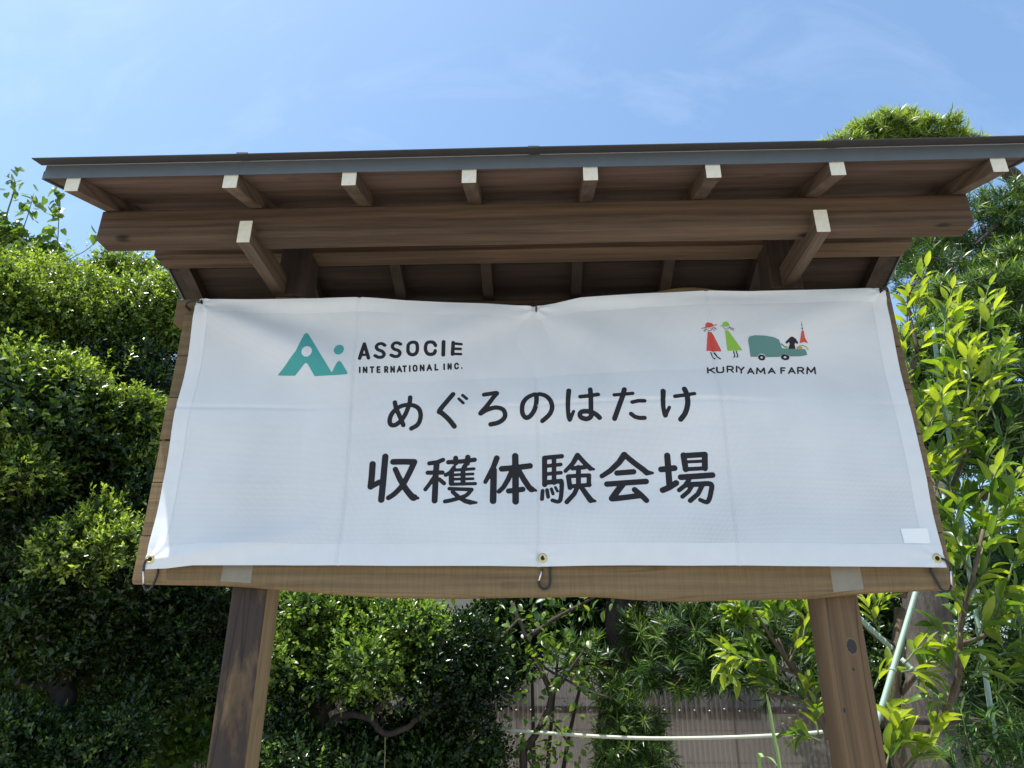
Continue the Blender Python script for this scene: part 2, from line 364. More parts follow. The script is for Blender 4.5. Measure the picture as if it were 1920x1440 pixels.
# eave metal in four lengths: folded fascia + drip lip, each a little out of line
cuts = [XL-OH-.004, -.665, -.005, .665, XR+OH+.02]
for side in (0, 1):
    f = (lambda y: y) if side == 0 else (lambda y: 2*YC-y)
    for i in range(4):
        x0, x1 = cuts[i], cuts[i+1]
        dz = (.0006, -.0006, .0010, .0002)[i]; dz2 = (-.0004, .0010, -.0006, .0012)[i]
        def prof(pts, name, mat, par, ext=(0, 0)):
            V = []
            for x, d in ((x0-ext[0], dz), (x1+ext[1], dz2)):
                V += [(x, f(y), z+d) for y, z in pts]
            n = len(pts); Fq = [(k, (k+1) % n, n+(k+1) % n, n+k) for k in range(n)]+[tuple(range(n-1, -1, -1)), tuple(range(n, 2*n))]
            if side: Fq = [tuple(reversed(q)) for q in Fq]
            return MB().add(V, Fq).build(name, mat, par)
        e0 = .0 if i else .0; e1 = 0
        fa = prof([(-.3512, 2.5560), (-.3524, 2.5560), (-.3524, 2.5935), (-.3512, 2.5935)], 'fascia', M['fascia'], stand)
        prof([(-.3526, 2.5925), (-.3850, 2.5852), (-.3858, 2.5872), (-.3526, 2.5952)], 'drip_edge', M['drip'], fa, (.012 if i == 0 else 0, 0))
        prof([(-.3527, 2.5915), (-.3534, 2.5915), (-.3540, 2.5922), (-.3527, 2.5924)], 'folded_seam', M['edge'], fa)
for xj in cuts[1:-1]:                        # lapped, slightly lifted joints of the eave metal
    V = [(xj-.004, -.3545, 2.5912), (xj+.020, -.3540, 2.5918), (xj+.019, -.3872, 2.5846), (xj-.006, -.3878, 2.5838), (xj-.004, -.3545, 2.5922), (xj+.020, -.3540, 2.5928), (xj+.019, -.3872, 2.5886), (xj-.006, -.3878, 2.5888)]
    MB().add(V, [(0, 1, 2, 3), (7, 6, 5, 4), (0, 4, 5, 1), (1, 5, 6, 2), (2, 6, 7, 3), (3, 7, 4, 0)]).build('lap_joint', M['drip'], stand)
    V = [(xj-.012, -.3546, 2.5890), (xj+.010, -.3544, 2.5905), (xj+.010, -.3536, 2.5918), (xj-.012, -.3536, 2.5908)]
    MB().add(V, [(0, 1, 2, 3)]).build('bent_seam', M['edge'], stand)
# ridge cap
V = []
for x in (XL-OH-.01, XR+OH+.01):
    for y, z in ((YC-.07, zr(YC-.07)+RH+.0195), (YC, zr(YC)+RH+.026), (YC+.07, zr(YC-.07)+RH+.0195), (YC, zr(YC)+RH+.021)): V.append((x, y, z))
MB().add(V, [(0, 4, 5, 1), (1, 5, 6, 2), (2, 6, 7, 3), (3, 7, 4, 0), (3, 2, 1, 0), (4, 5, 6, 7)]).build('ridge_cap', M['fascia'], stand)

# ---- board of horizontal planks with waney top and bottom
ZJ = [None, 1.7961, 1.9247, 2.0331, 2.1467, 2.263, None]
BOT = np.array([(-.937, 1.6875), (-.719, 1.6836), (-.594, 1.674), (-.47, 1.6644), (-.372, 1.6573), (-.191, 1.6537), (-.059, 1.657), (.025, 1.6569), (.121, 1.6591), (.227, 1.6509), (.333, 1.6463), (.427, 1.6507), (.579, 1.6517), (.65, 1.6561), (.721, 1.664), (.814, 1.6684), (.920, 1.6717)])
TOP = np.array([(-.937, 2.402), (-.87, 2.385), (-.6, 2.375), (-.2, 2.350), (.1, 2.365), (.221, 2.4152), (.306, 2.4297), (.36, 2.4430), (.40, 2.4470), (.44, 2.4455), (.501, 2.431), (.583, 2.42), (.667, 2.4281), (.778, 2.4325), (.92, 2.4366)])
def smooth_interp(T, x):
    return sum(np.interp(x+d, T[:, 0], T[:, 1]) for d in (-.03, -.015, 0, .015, .03))/5
lefts = [-.936, -.934, -.9335, -.9365, -.934, -.935]; rights = [.9215, .9228, .9240, .9226, .9238, .9230]
for i in range(6):
    n = 64; xs = np.linspace(lefts[i], rights[i], n); V = []
    for x in xs:
        zb = smooth_interp(BOT, x) if i == 0 else ZJ[i]+(.0009 if i != 3 else .0026)
        zt = smooth_interp(TOP, x) if i == 5 else ZJ[i+1]-(.0009 if i != 2 else .0026)
        cb = .008 if i == 0 else .0015; ct = .006 if i == 5 else .0015; T = .024
        V += [(x, 0, zb+cb), (x, cb*.4, zb+cb*.3), (x, cb, zb), (x, T-.002, zb), (x, T, zb+.002), (x, T, zt-.002), (x, T-.002, zt), (x, ct, zt), (x, ct*.4, zt-ct*.3), (x, 0, zt-ct)]
    k = 10; Fq = [(k*a+j, k*(a+1)+j, k*(a+1)+(j+1) % k, k*a+(j+1) % k) for a in range(n-1) for j in range(k)]
    Fq = [tuple(reversed(q)) for q in Fq]+[tuple(range(k)), tuple(range(k*n-1, k*n-k-1, -1))]
    pl = MB().add(V, Fq).build('plank', M['plank'], stand)
    if i == 0:
        for xa, xb in ((-.7275, -.6575), (.6545, .7215)):
            zz = [smooth_interp(BOT, q)+.0085 for q in (xa, xb)]
            MB().add([(xa, -.0006, zz[0]), (xb, -.0006, zz[1]), (xb, -.0006, 1.757), (xa, -.0006, 1.757)], [(0, 1, 2, 3)]).build('pale_patch', M['patch_tone'], pl)  # paler patch on the bottom plank in front of each post

# ---------------------------------------------------------------- banner
ZB, HB = 1.7159, .7014
def relief(x, z):
    """how far the cloth stands off the board, x metres from centre, z metres above the lower edge"""
    d = .0035*np.sin(x*3.1+.6)*np.sin(z*5.2+.4)+.002*np.sin(x*7.3-z*6+2.0)
    for x0, a in ((-.45, .0055), (0, -.0062), (.45, .0058)):              # packing folds
        d = d+a*np.maximum(0, 1-np.abs(x-x0+.012*np.sin(z*4))/.11)
    d = d+.0075*np.maximum(0, 1-np.abs(z-.395-.012*np.sin(x*3))/.075)*(.55+.45*np.sin(x*4.4+1.2))+.004*np.sin(z*19+x*2.3)*np.sin(x*2.2+.5)
    d = d-.0035*np.maximum(0, 1-np.abs(z-.20)/.08)*np.cos(x*4)
    def fold(ax, az, bx, bz, w, amp):                                     # drag folds from the corner ties
        vx, vz = bx-ax, bz-az; l2 = vx*vx+vz*vz; tt = np.clip(((x-ax)*vx+(z-az)*vz)/l2, 0, 1)
        q = (x-ax-tt*vx)**2+(z-az-tt*vz)**2
        return amp*np.exp(-q/(w*w*(.25+tt)))*np.sin(np.pi*np.clip(tt*.9+.08, 0, 1))
    d = d+fold(-.9, .70, -.38, .42, .055, .012)-fold(-.9, .70, -.30, .56, .05, .008)
    d = d+fold(.0, .67, -.45, .50, .05, .006)+fold(0, .67, .35, .46, .06, .007)+fold(.9, .70, .45, .52, .05, .006)
    d = d+fold(-.89, .02, -.5, .09, .03, .006)+.004*np.exp(-((z-.69)/.02)**2)*np.sin(x*9)
    d = d*1.5
    for x0 in (-.455, .002, .448):                                        # sharp packing creases
        d = d-.0042*np.exp(-((x-x0-.004*np.sin(z*7))/.0045)**2)
    d = d-.0030*np.exp(-((z-.392-.006*np.sin(x*5))/.005)**2)*(.5+.5*np.sin(x*6+.5))
    for gx, gz, k in ((-.8885, .0225, 1.0), (.012, .0245, .7), (.884, .020, 1.0), (-.884, .690, 1.4), (.003, .665, 1.6), (.886, .690, 1.2)):   # puckers fanning from the ties
        q = np.hypot(x-gx, z-gz); th = np.arctan2(z-gz, x-gx)
        d = d+.0014*k*np.sin(th*7+1.0)*np.exp(-q/.07)*np.clip(q/.02, 0, 1)
    return d
BE = np.array([(-.9, 0), (-.85, .002), (-.789, .009), (-.6, .0095), (-.4976, .0085), (-.2, .007), (.012, .0055), (.2, .0068), (.585, .0035), (.9, 0)])
TE = np.array([(-.9, -.004), (-.885, .002), (-.80, .001), (-.427, -.0095), (-.15, -.019), (-.05, -.026), (.003, -.029), (.05, -.024), (.12, -.011), (.303, -.001), (.6, .001), (.88, .001), (.9, -.003)])
def surf(x, z, lift=0.0):
    return np.stack([x, -.016-np.maximum(relief(x, z), -.012)-lift, z+ZB], -1)
def sheet(xa, xb, s0, s1, nx, nz, lift):
    xs = np.linspace(xa, xb, nx); S = np.linspace(s0, s1, nz)
    X, Sg = np.meshgrid(xs, S)
    lo = np.interp(X, BE[:, 0], BE[:, 1]); hi = HB+np.interp(X, TE[:, 0], TE[:, 1])
    Zg = lo+(hi-lo)*Sg
    P = surf(X, Zg, lift).reshape(-1, 3)
    F = np.array([(j*nx+i, j*nx+i+1, (j+1)*nx+i+1, (j+1)*nx+i) for j in range(nz-1) for i in range(nx-1)])
    return P, F
m, t, b = newmat('white_mesh_cloth'); lk = t.links.new
tc_ = N(t, 'ShaderNodeTexCoord'); sx = N(t, 'ShaderNodeSeparateXYZ'); lk(tc_.outputs['Object'], sx.inputs[0])
def sinw(out, freq):
    a = N(t, 'ShaderNodeMath', operation='MULTIPLY'); a.inputs[1].default_value = freq; lk(out, a.inputs[0])
    s_ = N(t, 'ShaderNodeMath', operation='SINE'); lk(a.outputs[0], s_.inputs[0])
    r_ = N(t, 'ShaderNodeMapRange'); r_.inputs['From Min'].default_value = .25; r_.inputs['From Max'].default_value = 1; lk(s_.outputs[0], r_.inputs['Value']); return r_.outputs[0]
wx, wz = sinw(sx.outputs['X'], 2*math.pi/.0027), sinw(sx.outputs['Z'], 2*math.pi/.0029)
mxx = N(t, 'ShaderNodeMath', operation='MAXIMUM'); lk(wx, mxx.inputs[0]); lk(wz, mxx.inputs[1])
nv = N(t, 'ShaderNodeTexNoise', Scale=4.0, Detail=4.0); lk(tc_.outputs['Object'], nv.inputs['Vector'])
mul = N(t, 'ShaderNodeMath', operation='MULTIPLY'); lk(mxx.outputs[0], mul.inputs[0]); lk(nv.outputs['Fac'], mul.inputs[1])
mixc = N(t, 'ShaderNodeMix', data_type='RGBA'); mixc.inputs['A'].default_value = (.750, .760, .775, 1); mixc.inputs['B'].default_value = (.27, .28, .30, 1)
lk(mul.outputs[0], mixc.inputs['Factor']); lk(mixc.outputs['Result'], b.inputs['Base Color'])
b.inputs['Roughness'].default_value = .85; b.inputs['Specular IOR Level'].default_value = .15
M['cloth'] = m
M['hem'] = plain('white_hem', (.685, .695, .71), .85, spec=.15, var=.05, scale=30, bump=.15)
M['ink'] = plain('black_print', (.028, .027, .031), .8, spec=.1)
M['teal'] = plain('teal_print', (.075, .33, .315), .8, spec=.1)
M['van'] = plain('grey_teal_print', (.115, .235, .215), .8, spec=.1)
M['red'] = plain('red_print', (.56, .085, .070), .8, spec=.1)
M['green'] = plain('green_print', (.25, .45, .07), .8, spec=.1)
M['orange'] = plain('orange_print', (.48, .26, .10), .8, spec=.1)
M['white'] = plain('white_patch', (.84, .84, .84), .75, spec=.15)

banner = root('banner', (0, -.016, ZB), 'white mesh banner with teal logo and black Japanese lettering tied over the board', 'banner')
OB = np.array((0, -.016, ZB))
def bpart(name, P, F, mat, smooth=True):
    return link(name, np_mesh(name, np.asarray(P)-OB, F, M[mat], smooth=smooth), banner, OB)
P, F = sheet(-.9, .9, 0, 1, 601, 231, 0); cl = bpart('cloth', P, F, 'cloth')
sm = cl.modifiers.new('thickness', 'SOLIDIFY'); sm.thickness = .0008; sm.offset = 1
for nm, a in (('top_hem', (-.9, .9, .943, 1.0, 601, 14)), ('bottom_hem', (-.9, .9, 0, .072, 601, 16)), ('side_hem', (-.9, -.862, .0725, .9425, 12, 200)), ('side_hem', (.862, .9, .0725, .9425, 12, 200))):
    P, F = sheet(*a, .0012); bpart(nm, P, F, 'hem')

def march(sdf, x0, x1, z0, z1, h):
    """marching squares with interpolation: mesh of the region sdf < 0"""
    nx, nz = int((x1-x0)/h)+2, int((z1-z0)/h)+2
    xs = x0+h*np.arange(nx); zs = z0+h*np.arange(nz); X, Zg = np.meshgrid(xs, zs)
    D = sdf(X, Zg); D = np.where(np.abs(D) < 1e-7, 1e-7, D)
    verts = {}; V = []; Ft = []
    def vid(key, x, z):
        if key not in verts: verts[key] = len(V); V.append((x, z))
        return verts[key]
    ins = D < 0
    cells = ins[:-1, :-1] | ins[1:, :-1] | ins[:-1, 1:] | ins[1:, 1:]
    for j, i in zip(*np.nonzero(cells)):
        cs = [(j, i), (j, i+1), (j+1, i+1), (j+1, i)]; poly = []
        for k in range(4):
            a, bq = cs[k], cs[(k+1) % 4]; da, db = D[a], D[bq]
            if da < 0: poly.append(vid(('c',)+a, xs[a[1]], zs[a[0]]))
            if (da < 0) != (db < 0):
                key = ('e',)+tuple(sorted((a, bq))); tt = da/(da-db)
                poly.append(vid(key, xs[a[1]]+(xs[bq[1]]-xs[a[1]])*tt, zs[a[0]]+(zs[bq[0]]-zs[a[0]])*tt))
        if len(poly) >= 3: Ft += [(poly[0], poly[q], poly[q+1]) for q in range(1, len(poly)-1)]
    return np.array(V), np.array(Ft)
def d_seg(X, Zg, a, bq, ra, rb):
    vx, vz = bq[0]-a[0], bq[1]-a[1]; l2 = vx*vx+vz*vz+1e-9
    tt = np.clip(((X-a[0])*vx+(Zg-a[1])*vz)/l2, 0, 1)
    return np.hypot(X-a[0]-tt*vx, Zg-a[1]-tt*vz)-(ra+(rb-ra)*tt)
def d_poly(X, Zg, P):
    d = np.full(X.shape, 1e9); inside = np.zeros(X.shape, bool); n = len(P)
    for i in range(n):
        a, c = P[i], P[(i+1) % n]; d = np.minimum(d, d_seg(X, Zg, a, c, 0, 0))
        cond = (a[1] > Zg) != (c[1] > Zg)
        with np.errstate(divide='ignore', invalid='ignore'): xi = (c[0]-a[0])*(Zg-a[1])/(c[1]-a[1]+1e-12)+a[0]
        inside ^= cond & (X < xi)
    return np.where(inside, -d, d)-.3
def d_ell(X, Zg, c, r):
    return (np.hypot((X-c[0])/r[0], (Zg-c[1])/r[1])-1)*min(r)
def dense(pts):
    return spline(pts, max(2, (len(pts)-1)*4+1)) if len(pts) > 4 else np.array(pts)
def print_part(name, sdf, pts, pad, h, mat, lift=.0012, label=None):
    pts = np.array(pts); V2, Ft = march(sdf, pts[:, 0].min()-pad, pts[:, 0].max()+pad, pts[:, 1].min()-pad, pts[:, 1].max()+pad, h)
    P = surf(V2[:, 0]/1000, V2[:, 1]/1000, lift)
    return tag(bpart(name, P, Ft, mat), label)
GLYPHS=[
('title',[((11.3,11.3),[(-349.8,403.6),(-345.7,388.5),(-338.5,373.1),(-331.3,357.8),(-325.4,344.7)]),((11.3,11.3),[(-312.6,416.9),(-312.7,403.6),(-317.3,383.8),(-324.6,366.4),(-334.2,353.5),(-346.0,344.9),(-356.4,346.1),(-359.7,358.1),(-355.1,373.3),(-344.5,386.3),(-330.5,394.5),(-313.9,396.6),(-299.2,393.5),(-288.3,384.6),(-283.9,371.5),(-284.9,357.3),(-291.4,344.4),(-305.3,335.9)])]),
('title',[((12.4,12.4),[(-205.8,423.5),(-218.7,405.9),(-237.4,379.7),(-232.0,374.2),(-214.9,358.8),(-199.9,340.3)]),((7.4,7.4),[(-190.8,410.7),(-179.0,398.8)]),((7.8,7.8),[(-181.7,420.3),(-171.1,410.5)])]),
('title',[((11.3,11.3),[(-128.1,420.4),(-113.2,422.9),(-96.6,425.2),(-103.7,414.6),(-118.9,391.6),(-136.1,371.0),(-122.8,378.5),(-104.4,384.9),(-90.0,384.7),(-79.7,379.1),(-75.5,367.1),(-80.5,356.3),(-93.7,347.8),(-111.1,343.7)])]),
('title',[((11.5,11.5),[(1.1,417.0),(1.6,405.7),(-1.3,387.5),(-8.0,372.2),(-17.2,362.6),(-26.4,361.3),(-33.5,372.5),(-33.5,390.6),(-28.8,403.2),(-19.5,413.6),(-5.4,420.6),(6.6,421.6),(23.6,415.3),(35.1,401.5),(39.4,384.5),(34.5,369.0),(23.7,358.0),(15.3,351.6)])]),
('title',[((12.4,8.1),[(81.0,426.1),(78.7,404.4),(77.6,381.8),(78.5,361.6),(81.4,350.5),(85.8,359.3),(90.8,370.4)]),((10.7,10.7),[(108.5,407.5),(129.7,409.5),(151.5,412.7)]),((11.7,11.7),[(133.6,427.8),(133.8,403.8),(133.0,374.5),(133.0,358.8),(127.6,353.3),(119.2,351.9),(108.8,355.8),(105.9,362.5),(110.3,369.1),(121.9,370.1),(134.4,367.8),(144.7,362.1),(153.2,354.2)])]),
('title',[((9.6,9.6),[(191.2,410.4),(212.4,412.0),(235.4,414.0)]),((12.4,12.4),[(216.4,425.7),(211.1,407.5),(201.3,382.7),(189.2,351.6)]),((10.2,10.2),[(233.4,391.4),(247.3,394.6),(263.0,394.5)]),((10.2,10.2),[(228.9,362.3),(237.4,355.1),(248.7,352.1),(261.2,352.0)])]),
('title',[((12.8,8.1),[(310.2,420.0),(308.0,397.3),(307.3,377.1),(310.5,357.0),(315.4,365.9),(321.9,377.4)]),((9.6,9.6),[(337.4,405.4),(359.7,407.6),(384.2,411.2)]),((12.8,12.8),[(362.3,425.1),(365.4,412.5),(367.1,396.7),(364.5,378.7),(357.7,361.0),(347.2,347.8)])]),
('venue',[((15.2,15.2),[(-393.7,246.4),(-393.7,218.4),(-394.8,192.1)]),((13.2,13.2),[(-394.8,191.6),(-375.2,202.8)]),((15.3,15.3),[(-364.7,265.3),(-366.0,213.3),(-367.7,160.9)]),((14.5,14.5),[(-345.2,252.7),(-319.1,252.9),(-294.8,252.3)]),((14.9,11.9),[(-294.0,251.9),(-304.6,226.0),(-318.9,196.7),(-336.7,175.9),(-351.1,165.6)]),((12.9,16.5),[(-338.9,234.4),(-326.1,209.8),(-310.2,185.4),(-294.9,167.7),(-290.1,165.7)]),((15.7,6.6),[(-294.1,166.9),(-280.5,164.1)])]),
('venue',[((10.6,10.6),[(-257.6,248.3),(-238.4,251.0),(-224.9,256.7)]),((10.7,10.7),[(-260.5,225.6),(-225.3,225.7)]),((14.5,14.5),[(-239.8,247.7),(-241.1,220.6),(-240.8,157.8)]),((9.9,9.9),[(-244.1,215.7),(-255.2,197.9),(-264.2,185.1)]),((9.9,9.9),[(-231.8,209.1),(-220.3,199.3)]),((10.9,10.9),[(-211.8,250.8),(-180.6,252.2),(-148.6,256.1)]),((12.2,12.2),[(-194.5,260.6),(-194.1,248.2)]),((12.9,12.9),[(-165.1,262.5),(-166.0,247.9)]),((9.6,9.6),[(-197.8,238.3),(-206.9,225.2),(-217.1,219.6)]),((12.9,12.9),[(-203.7,225.2),(-202.8,199.2)]),((11.9,11.9),[(-171.4,241.4),(-176.0,231.6),(-175.0,199.0)]),((7.6,7.6),[(-202.3,230.9),(-149.7,234.0)]),((6.9,6.9),[(-201.9,219.5),(-151.8,221.6)]),((6.9,6.9),[(-201.6,209.2),(-151.5,209.9)]),((8.2,8.2),[(-202.8,197.1),(-145.7,198.0)]),((9.2,9.2),[(-207.1,186.3),(-183.3,184.9),(-154.1,183.6)]),((9.9,9.9),[(-154.1,183.1),(-165.6,170.1),(-181.1,163.8),(-199.8,158.4),(-216.2,155.3)]),((9.9,11.9),[(-198.9,178.3),(-184.3,165.4),(-168.3,155.8),(-155.7,152.2)]),((11.6,5.9),[(-155.7,152.2),(-141.9,151.5)])]),
('venue',[((14.0,10.2),[(-95.4,259.8),(-103.4,237.6),(-114.3,216.4),(-122.0,201.9)]),((15.7,15.7),[(-102.6,231.0),(-102.8,155.4)]),((13.9,13.9),[(-83.5,233.8),(-50.8,236.9),(-15.8,241.8)]),((15.7,15.7),[(-51.2,265.2),(-50.0,154.3)]),((13.2,10.9),[(-58.8,229.1),(-68.2,208.0),(-79.2,188.7),(-89.3,178.4)]),((13.2,14.9),[(-41.3,227.3),(-30.3,207.7),(-17.8,188.3),(-12.3,184.3)]),((14.9,5.9),[(-13.9,184.8),(-2.1,181.5)]),((13.2,13.2),[(-66.5,179.8),(-50.8,181.3),(-33.5,184.4)])]),
('venue',[((12.5,12.5),[(19.1,259.7),(18.5,195.3)]),((10.9,10.9),[(20.3,260.5),(60.2,262.7)]),((11.2,11.2),[(41.8,261.2),(40.6,199.2)]),((9.2,9.2),[(22.3,240.2),(57.3,242.9)]),((9.2,9.2),[(22.0,220.7),(57.2,223.0)]),((12.2,9.2),[(19.3,200.1),(51.6,202.3),(58.2,200.7),(57.7,179.9),(54.5,157.7),(48.2,152.6),(35.8,156.2)]),((9.6,9.6),[(13.2,180.1),(11.7,160.3)]),((9.1,9.1),[(23.7,181.7),(26.1,164.9)]),((7.9,7.9),[(34.0,184.0),(37.7,172.0)]),((6.6,6.6),[(43.5,187.9),(48.0,178.3)]),((13.2,9.2),[(97.6,263.2),(85.9,244.3),(68.0,226.5)]),((11.6,11.9),[(99.2,262.4),(112.9,245.8),(126.6,231.8)]),((11.6,5.9),[(126.6,231.3),(135.2,229.6)]),((10.6,10.6),[(84.8,232.6),(114.1,234.6)]),((11.9,11.9),[(99.1,234.4),(97.7,192.4)]),((11.9,11.9),[(74.7,213.1),(77.9,186.1)]),((9.9,9.9),[(74.7,213.8),(123.6,215.1)]),((10.9,10.9),[(123.1,213.9),(121.9,191.4)]),((10.2,10.2),[(77.2,189.0),(123.5,191.9)]),((11.2,11.2),[(96.0,189.2),(86.8,170.1),(69.1,151.3)]),((11.9,14.9),[(104.5,185.9),(116.3,166.8),(124.4,154.9)]),((14.5,5.9),[(124.4,154.6),(135.1,152.5)])]),
('venue',[((15.7,11.2),[(208.5,263.1),(195.1,245.1),(173.6,225.7),(153.4,212.9)]),((13.2,14.2),[(210.3,262.3),(229.8,244.9),(250.8,228.4),(258.9,221.1)]),((14.2,6.6),[(258.9,220.6),(272.9,219.8)]),((12.9,12.9),[(189.1,219.9),(228.5,222.9)]),((13.5,13.5),[(164.2,193.5),(208.1,196.5),(256.4,199.6)]),((15.2,15.2),[(200.0,191.7),(188.3,177.4),(174.2,158.5)]),((13.5,13.5),[(174.9,157.7),(202.9,160.7),(237.3,165.3)]),((13.5,13.5),[(228.1,179.6),(240.6,168.4),(253.2,154.1)])]),
('venue',[((14.9,14.9),[(309.8,260.6),(310.2,216.6),(310.1,186.2)]),((14.0,14.0),[(293.4,228.1),(325.0,231.1)]),((14.0,14.0),[(293.2,178.4),(308.4,184.6),(326.4,195.7)]),((13.9,13.9),[(347.7,261.2),(350.7,227.7)]),((13.2,13.2),[(348.4,260.0),(396.5,261.6)]),((13.9,13.9),[(397.3,261.3),(394.9,229.0)]),((7.6,7.6),[(352.6,245.2),(390.3,245.9)]),((9.9,9.9),[(351.0,227.7),(391.7,229.0)]),((13.9,13.9),[(338.1,209.2),(374.4,210.6),(410.6,212.4)]),((10.6,10.6),[(356.6,203.5),(346.0,189.1),(331.5,178.4)]),((13.2,9.9),[(350.8,190.7),(378.8,191.8),(405.3,190.8),(403.0,171.3),(396.7,154.1),(390.0,148.7),(377.0,154.2)]),((10.2,10.2),[(363.2,190.6),(352.5,174.8),(337.5,162.6)]),((11.2,11.2),[(386.4,190.5),(373.5,168.4),(354.3,152.8)])]),
('company',[((9.1,9.1),[(-445.3,519.9),(-437.9,563.0)]),((9.1,9.1),[(-437.9,563.0),(-423.1,521.4)]),((7.2,7.2),[(-442.7,529.8),(-426.7,531.1)])]),
('company',[((8.8,8.8),[(-385.1,558.5),(-392.7,563.6),(-402.1,562.2),(-406.4,554.4),(-401.5,546.1),(-391.1,541.6),(-384.8,533.7),(-388.5,525.3),(-398.4,524.2),(-407.4,528.7)])]),
('company',[((8.8,8.8),[(-344.4,561.0),(-352.5,565.6),(-361.9,563.8),(-365.3,555.0),(-359.9,547.4),(-349.7,543.5),(-344.4,536.5),(-348.1,528.5),(-357.2,526.8),(-366.9,530.6)])]),
('company',[((9.1,9.1),[(-324.4,546.9),(-324.1,557.9),(-319.3,563.5),(-312.2,565.3),(-304.9,563.0),(-301.1,556.0),(-300.3,541.9),(-304.7,533.2),(-312.3,530.8),(-319.9,533.7),(-324.0,540.6),(-324.4,546.9)])]),
('company',[((9.1,9.1),[(-254.3,555.3),(-258.9,562.3),(-267.6,564.7),(-276.1,561.9),(-279.4,552.5),(-278.6,541.6),(-273.4,533.7),(-264.7,532.0),(-257.2,535.0),(-254.6,541.2)])]),
('company',[((9.9,9.9),[(-233.8,565.1),(-234.2,531.3)])]),
('company',[((9.4,9.4),[(-209.4,563.5),(-210.7,533.4)]),((6.9,6.9),[(-209.3,561.6),(-188.4,560.0)]),((6.9,6.9),[(-210.3,547.8),(-190.3,547.5)]),((6.9,6.9),[(-210.7,534.1),(-189.4,533.8)])]),
('company_sub',[((4.3,4.3),[(-442.5,494.7),(-441.3,480.8)])]),
('company_sub',[((4.3,4.3),[(-432.0,481.3),(-433.1,495.3)]),((4.3,4.3),[(-433.1,495.3),(-424.5,481.6)]),((4.3,4.3),[(-424.5,481.6),(-425.6,495.6)])]),
('company_sub',[((4.3,4.3),[(-416.1,496.3),(-408.6,496.6)]),((4.3,4.3),[(-412.3,496.4),(-411.3,482.4)])]),
('company_sub',[((4.3,4.3),[(-399.1,497.2),(-398.1,483.2)]),((4.3,4.3),[(-399.1,497.2),(-393.3,497.4)]),((4.3,4.3),[(-398.6,490.2),(-393.4,490.4)]),((4.3,4.3),[(-398.1,483.2),(-392.3,483.4)])]),
('company_sub',[((4.3,4.3),[(-379.4,484.2),(-380.4,498.2)]),((4.3,4.3),[(-380.4,498.2),(-376.3,498.4),(-374.2,496.8),(-373.8,494.6),(-374.1,492.2),(-375.7,490.7),(-379.9,490.5)]),((4.3,4.3),[(-376.4,490.7),(-373.1,484.5)])]),
('company_sub',[((4.3,4.3),[(-364.2,485.1),(-365.1,499.1)]),((4.3,4.3),[(-365.1,499.1),(-356.7,485.4)]),((4.3,4.3),[(-356.7,485.4),(-357.6,499.4)])]),
('company_sub',[((4.3,4.3),[(-348.4,486.0),(-344.4,500.2)]),((4.3,4.3),[(-344.4,500.2),(-338.6,486.4)]),((4.3,4.3),[(-346.7,490.5),(-340.9,490.8)])]),
('company_sub',[((4.3,4.3),[(-335.1,500.7),(-327.6,501.1)]),((4.3,4.3),[(-331.4,500.9),(-330.5,486.9)])]),
('company_sub',[((4.3,4.3),[(-318.2,501.6),(-317.4,487.6)])]),
('company_sub',[((4.3,4.3),[(-308.7,495.2),(-308.5,499.4),(-306.9,502.0),(-304.8,502.4),(-302.6,502.2),(-300.7,499.7),(-300.1,495.5),(-300.3,491.3),(-301.9,488.7),(-304.0,488.4),(-306.2,488.6),(-308.0,491.0),(-308.7,495.2)])]),
('company_sub',[((4.3,4.3),[(-290.3,489.2),(-291.0,503.2)]),((4.3,4.3),[(-291.0,503.2),(-282.2,489.5)]),((4.3,4.3),[(-282.2,489.5),(-282.9,503.5)])]),
('company_sub',[((4.3,4.3),[(-273.4,490.1),(-268.9,504.4)]),((4.3,4.3),[(-268.9,504.4),(-263.1,490.6)]),((4.3,4.3),[(-271.5,494.7),(-265.3,495.0)])]),
('company_sub',[((4.3,4.3),[(-253.7,505.2),(-253.1,491.2)]),((4.3,4.3),[(-253.1,491.2),(-247.3,491.5)])]),
('company_sub',[((4.3,4.3),[(-231.3,506.4),(-230.7,492.4)])]),
('company_sub',[((4.3,4.3),[(-220.4,493.1),(-220.9,507.1)]),((4.3,4.3),[(-220.9,507.1),(-213.5,493.3)]),((4.3,4.3),[(-213.5,493.3),(-214.0,507.3)])]),
('company_sub',[((4.3,4.3),[(-195.8,504.8),(-197.5,507.7),(-199.9,508.2),(-202.3,507.2),(-203.6,503.8),(-203.7,499.6),(-202.7,495.7),(-200.3,494.1),(-197.5,494.7),(-195.6,497.7)])]),
('company_sub',[((4.3,4.3),[(-186.2,495.6),(-186.3,495.6)])]),
('farm',[((4.1,4.1),[(426.4,484.0),(424.9,469.3)]),((4.1,4.1),[(443.4,483.8),(426.4,475.9)]),((4.1,4.1),[(430.9,477.8),(441.9,469.1)])]),
('farm',[((4.1,4.1),[(450.0,486.6),(449.0,476.5),(450.8,472.3),(456.1,471.0),(461.7,472.1),(464.5,476.3),(465.6,486.4)])]),
('farm',[((4.1,4.1),[(474.1,473.2),(475.9,489.1)]),((4.1,4.1),[(475.9,489.1),(485.3,489.0),(489.4,487.0),(489.8,484.4),(488.4,481.7),(484.3,480.2),(474.9,480.3)]),((4.1,4.1),[(482.8,480.2),(488.5,473.0)])]),
('farm',[((4.1,4.1),[(499.5,489.6),(497.7,474.5)])]),
('farm',[((4.1,4.1),[(503.9,487.9),(509.8,479.6)]),((4.1,4.1),[(517.6,487.7),(509.8,479.6)]),((4.1,4.1),[(509.8,479.6),(508.8,471.5)])]),
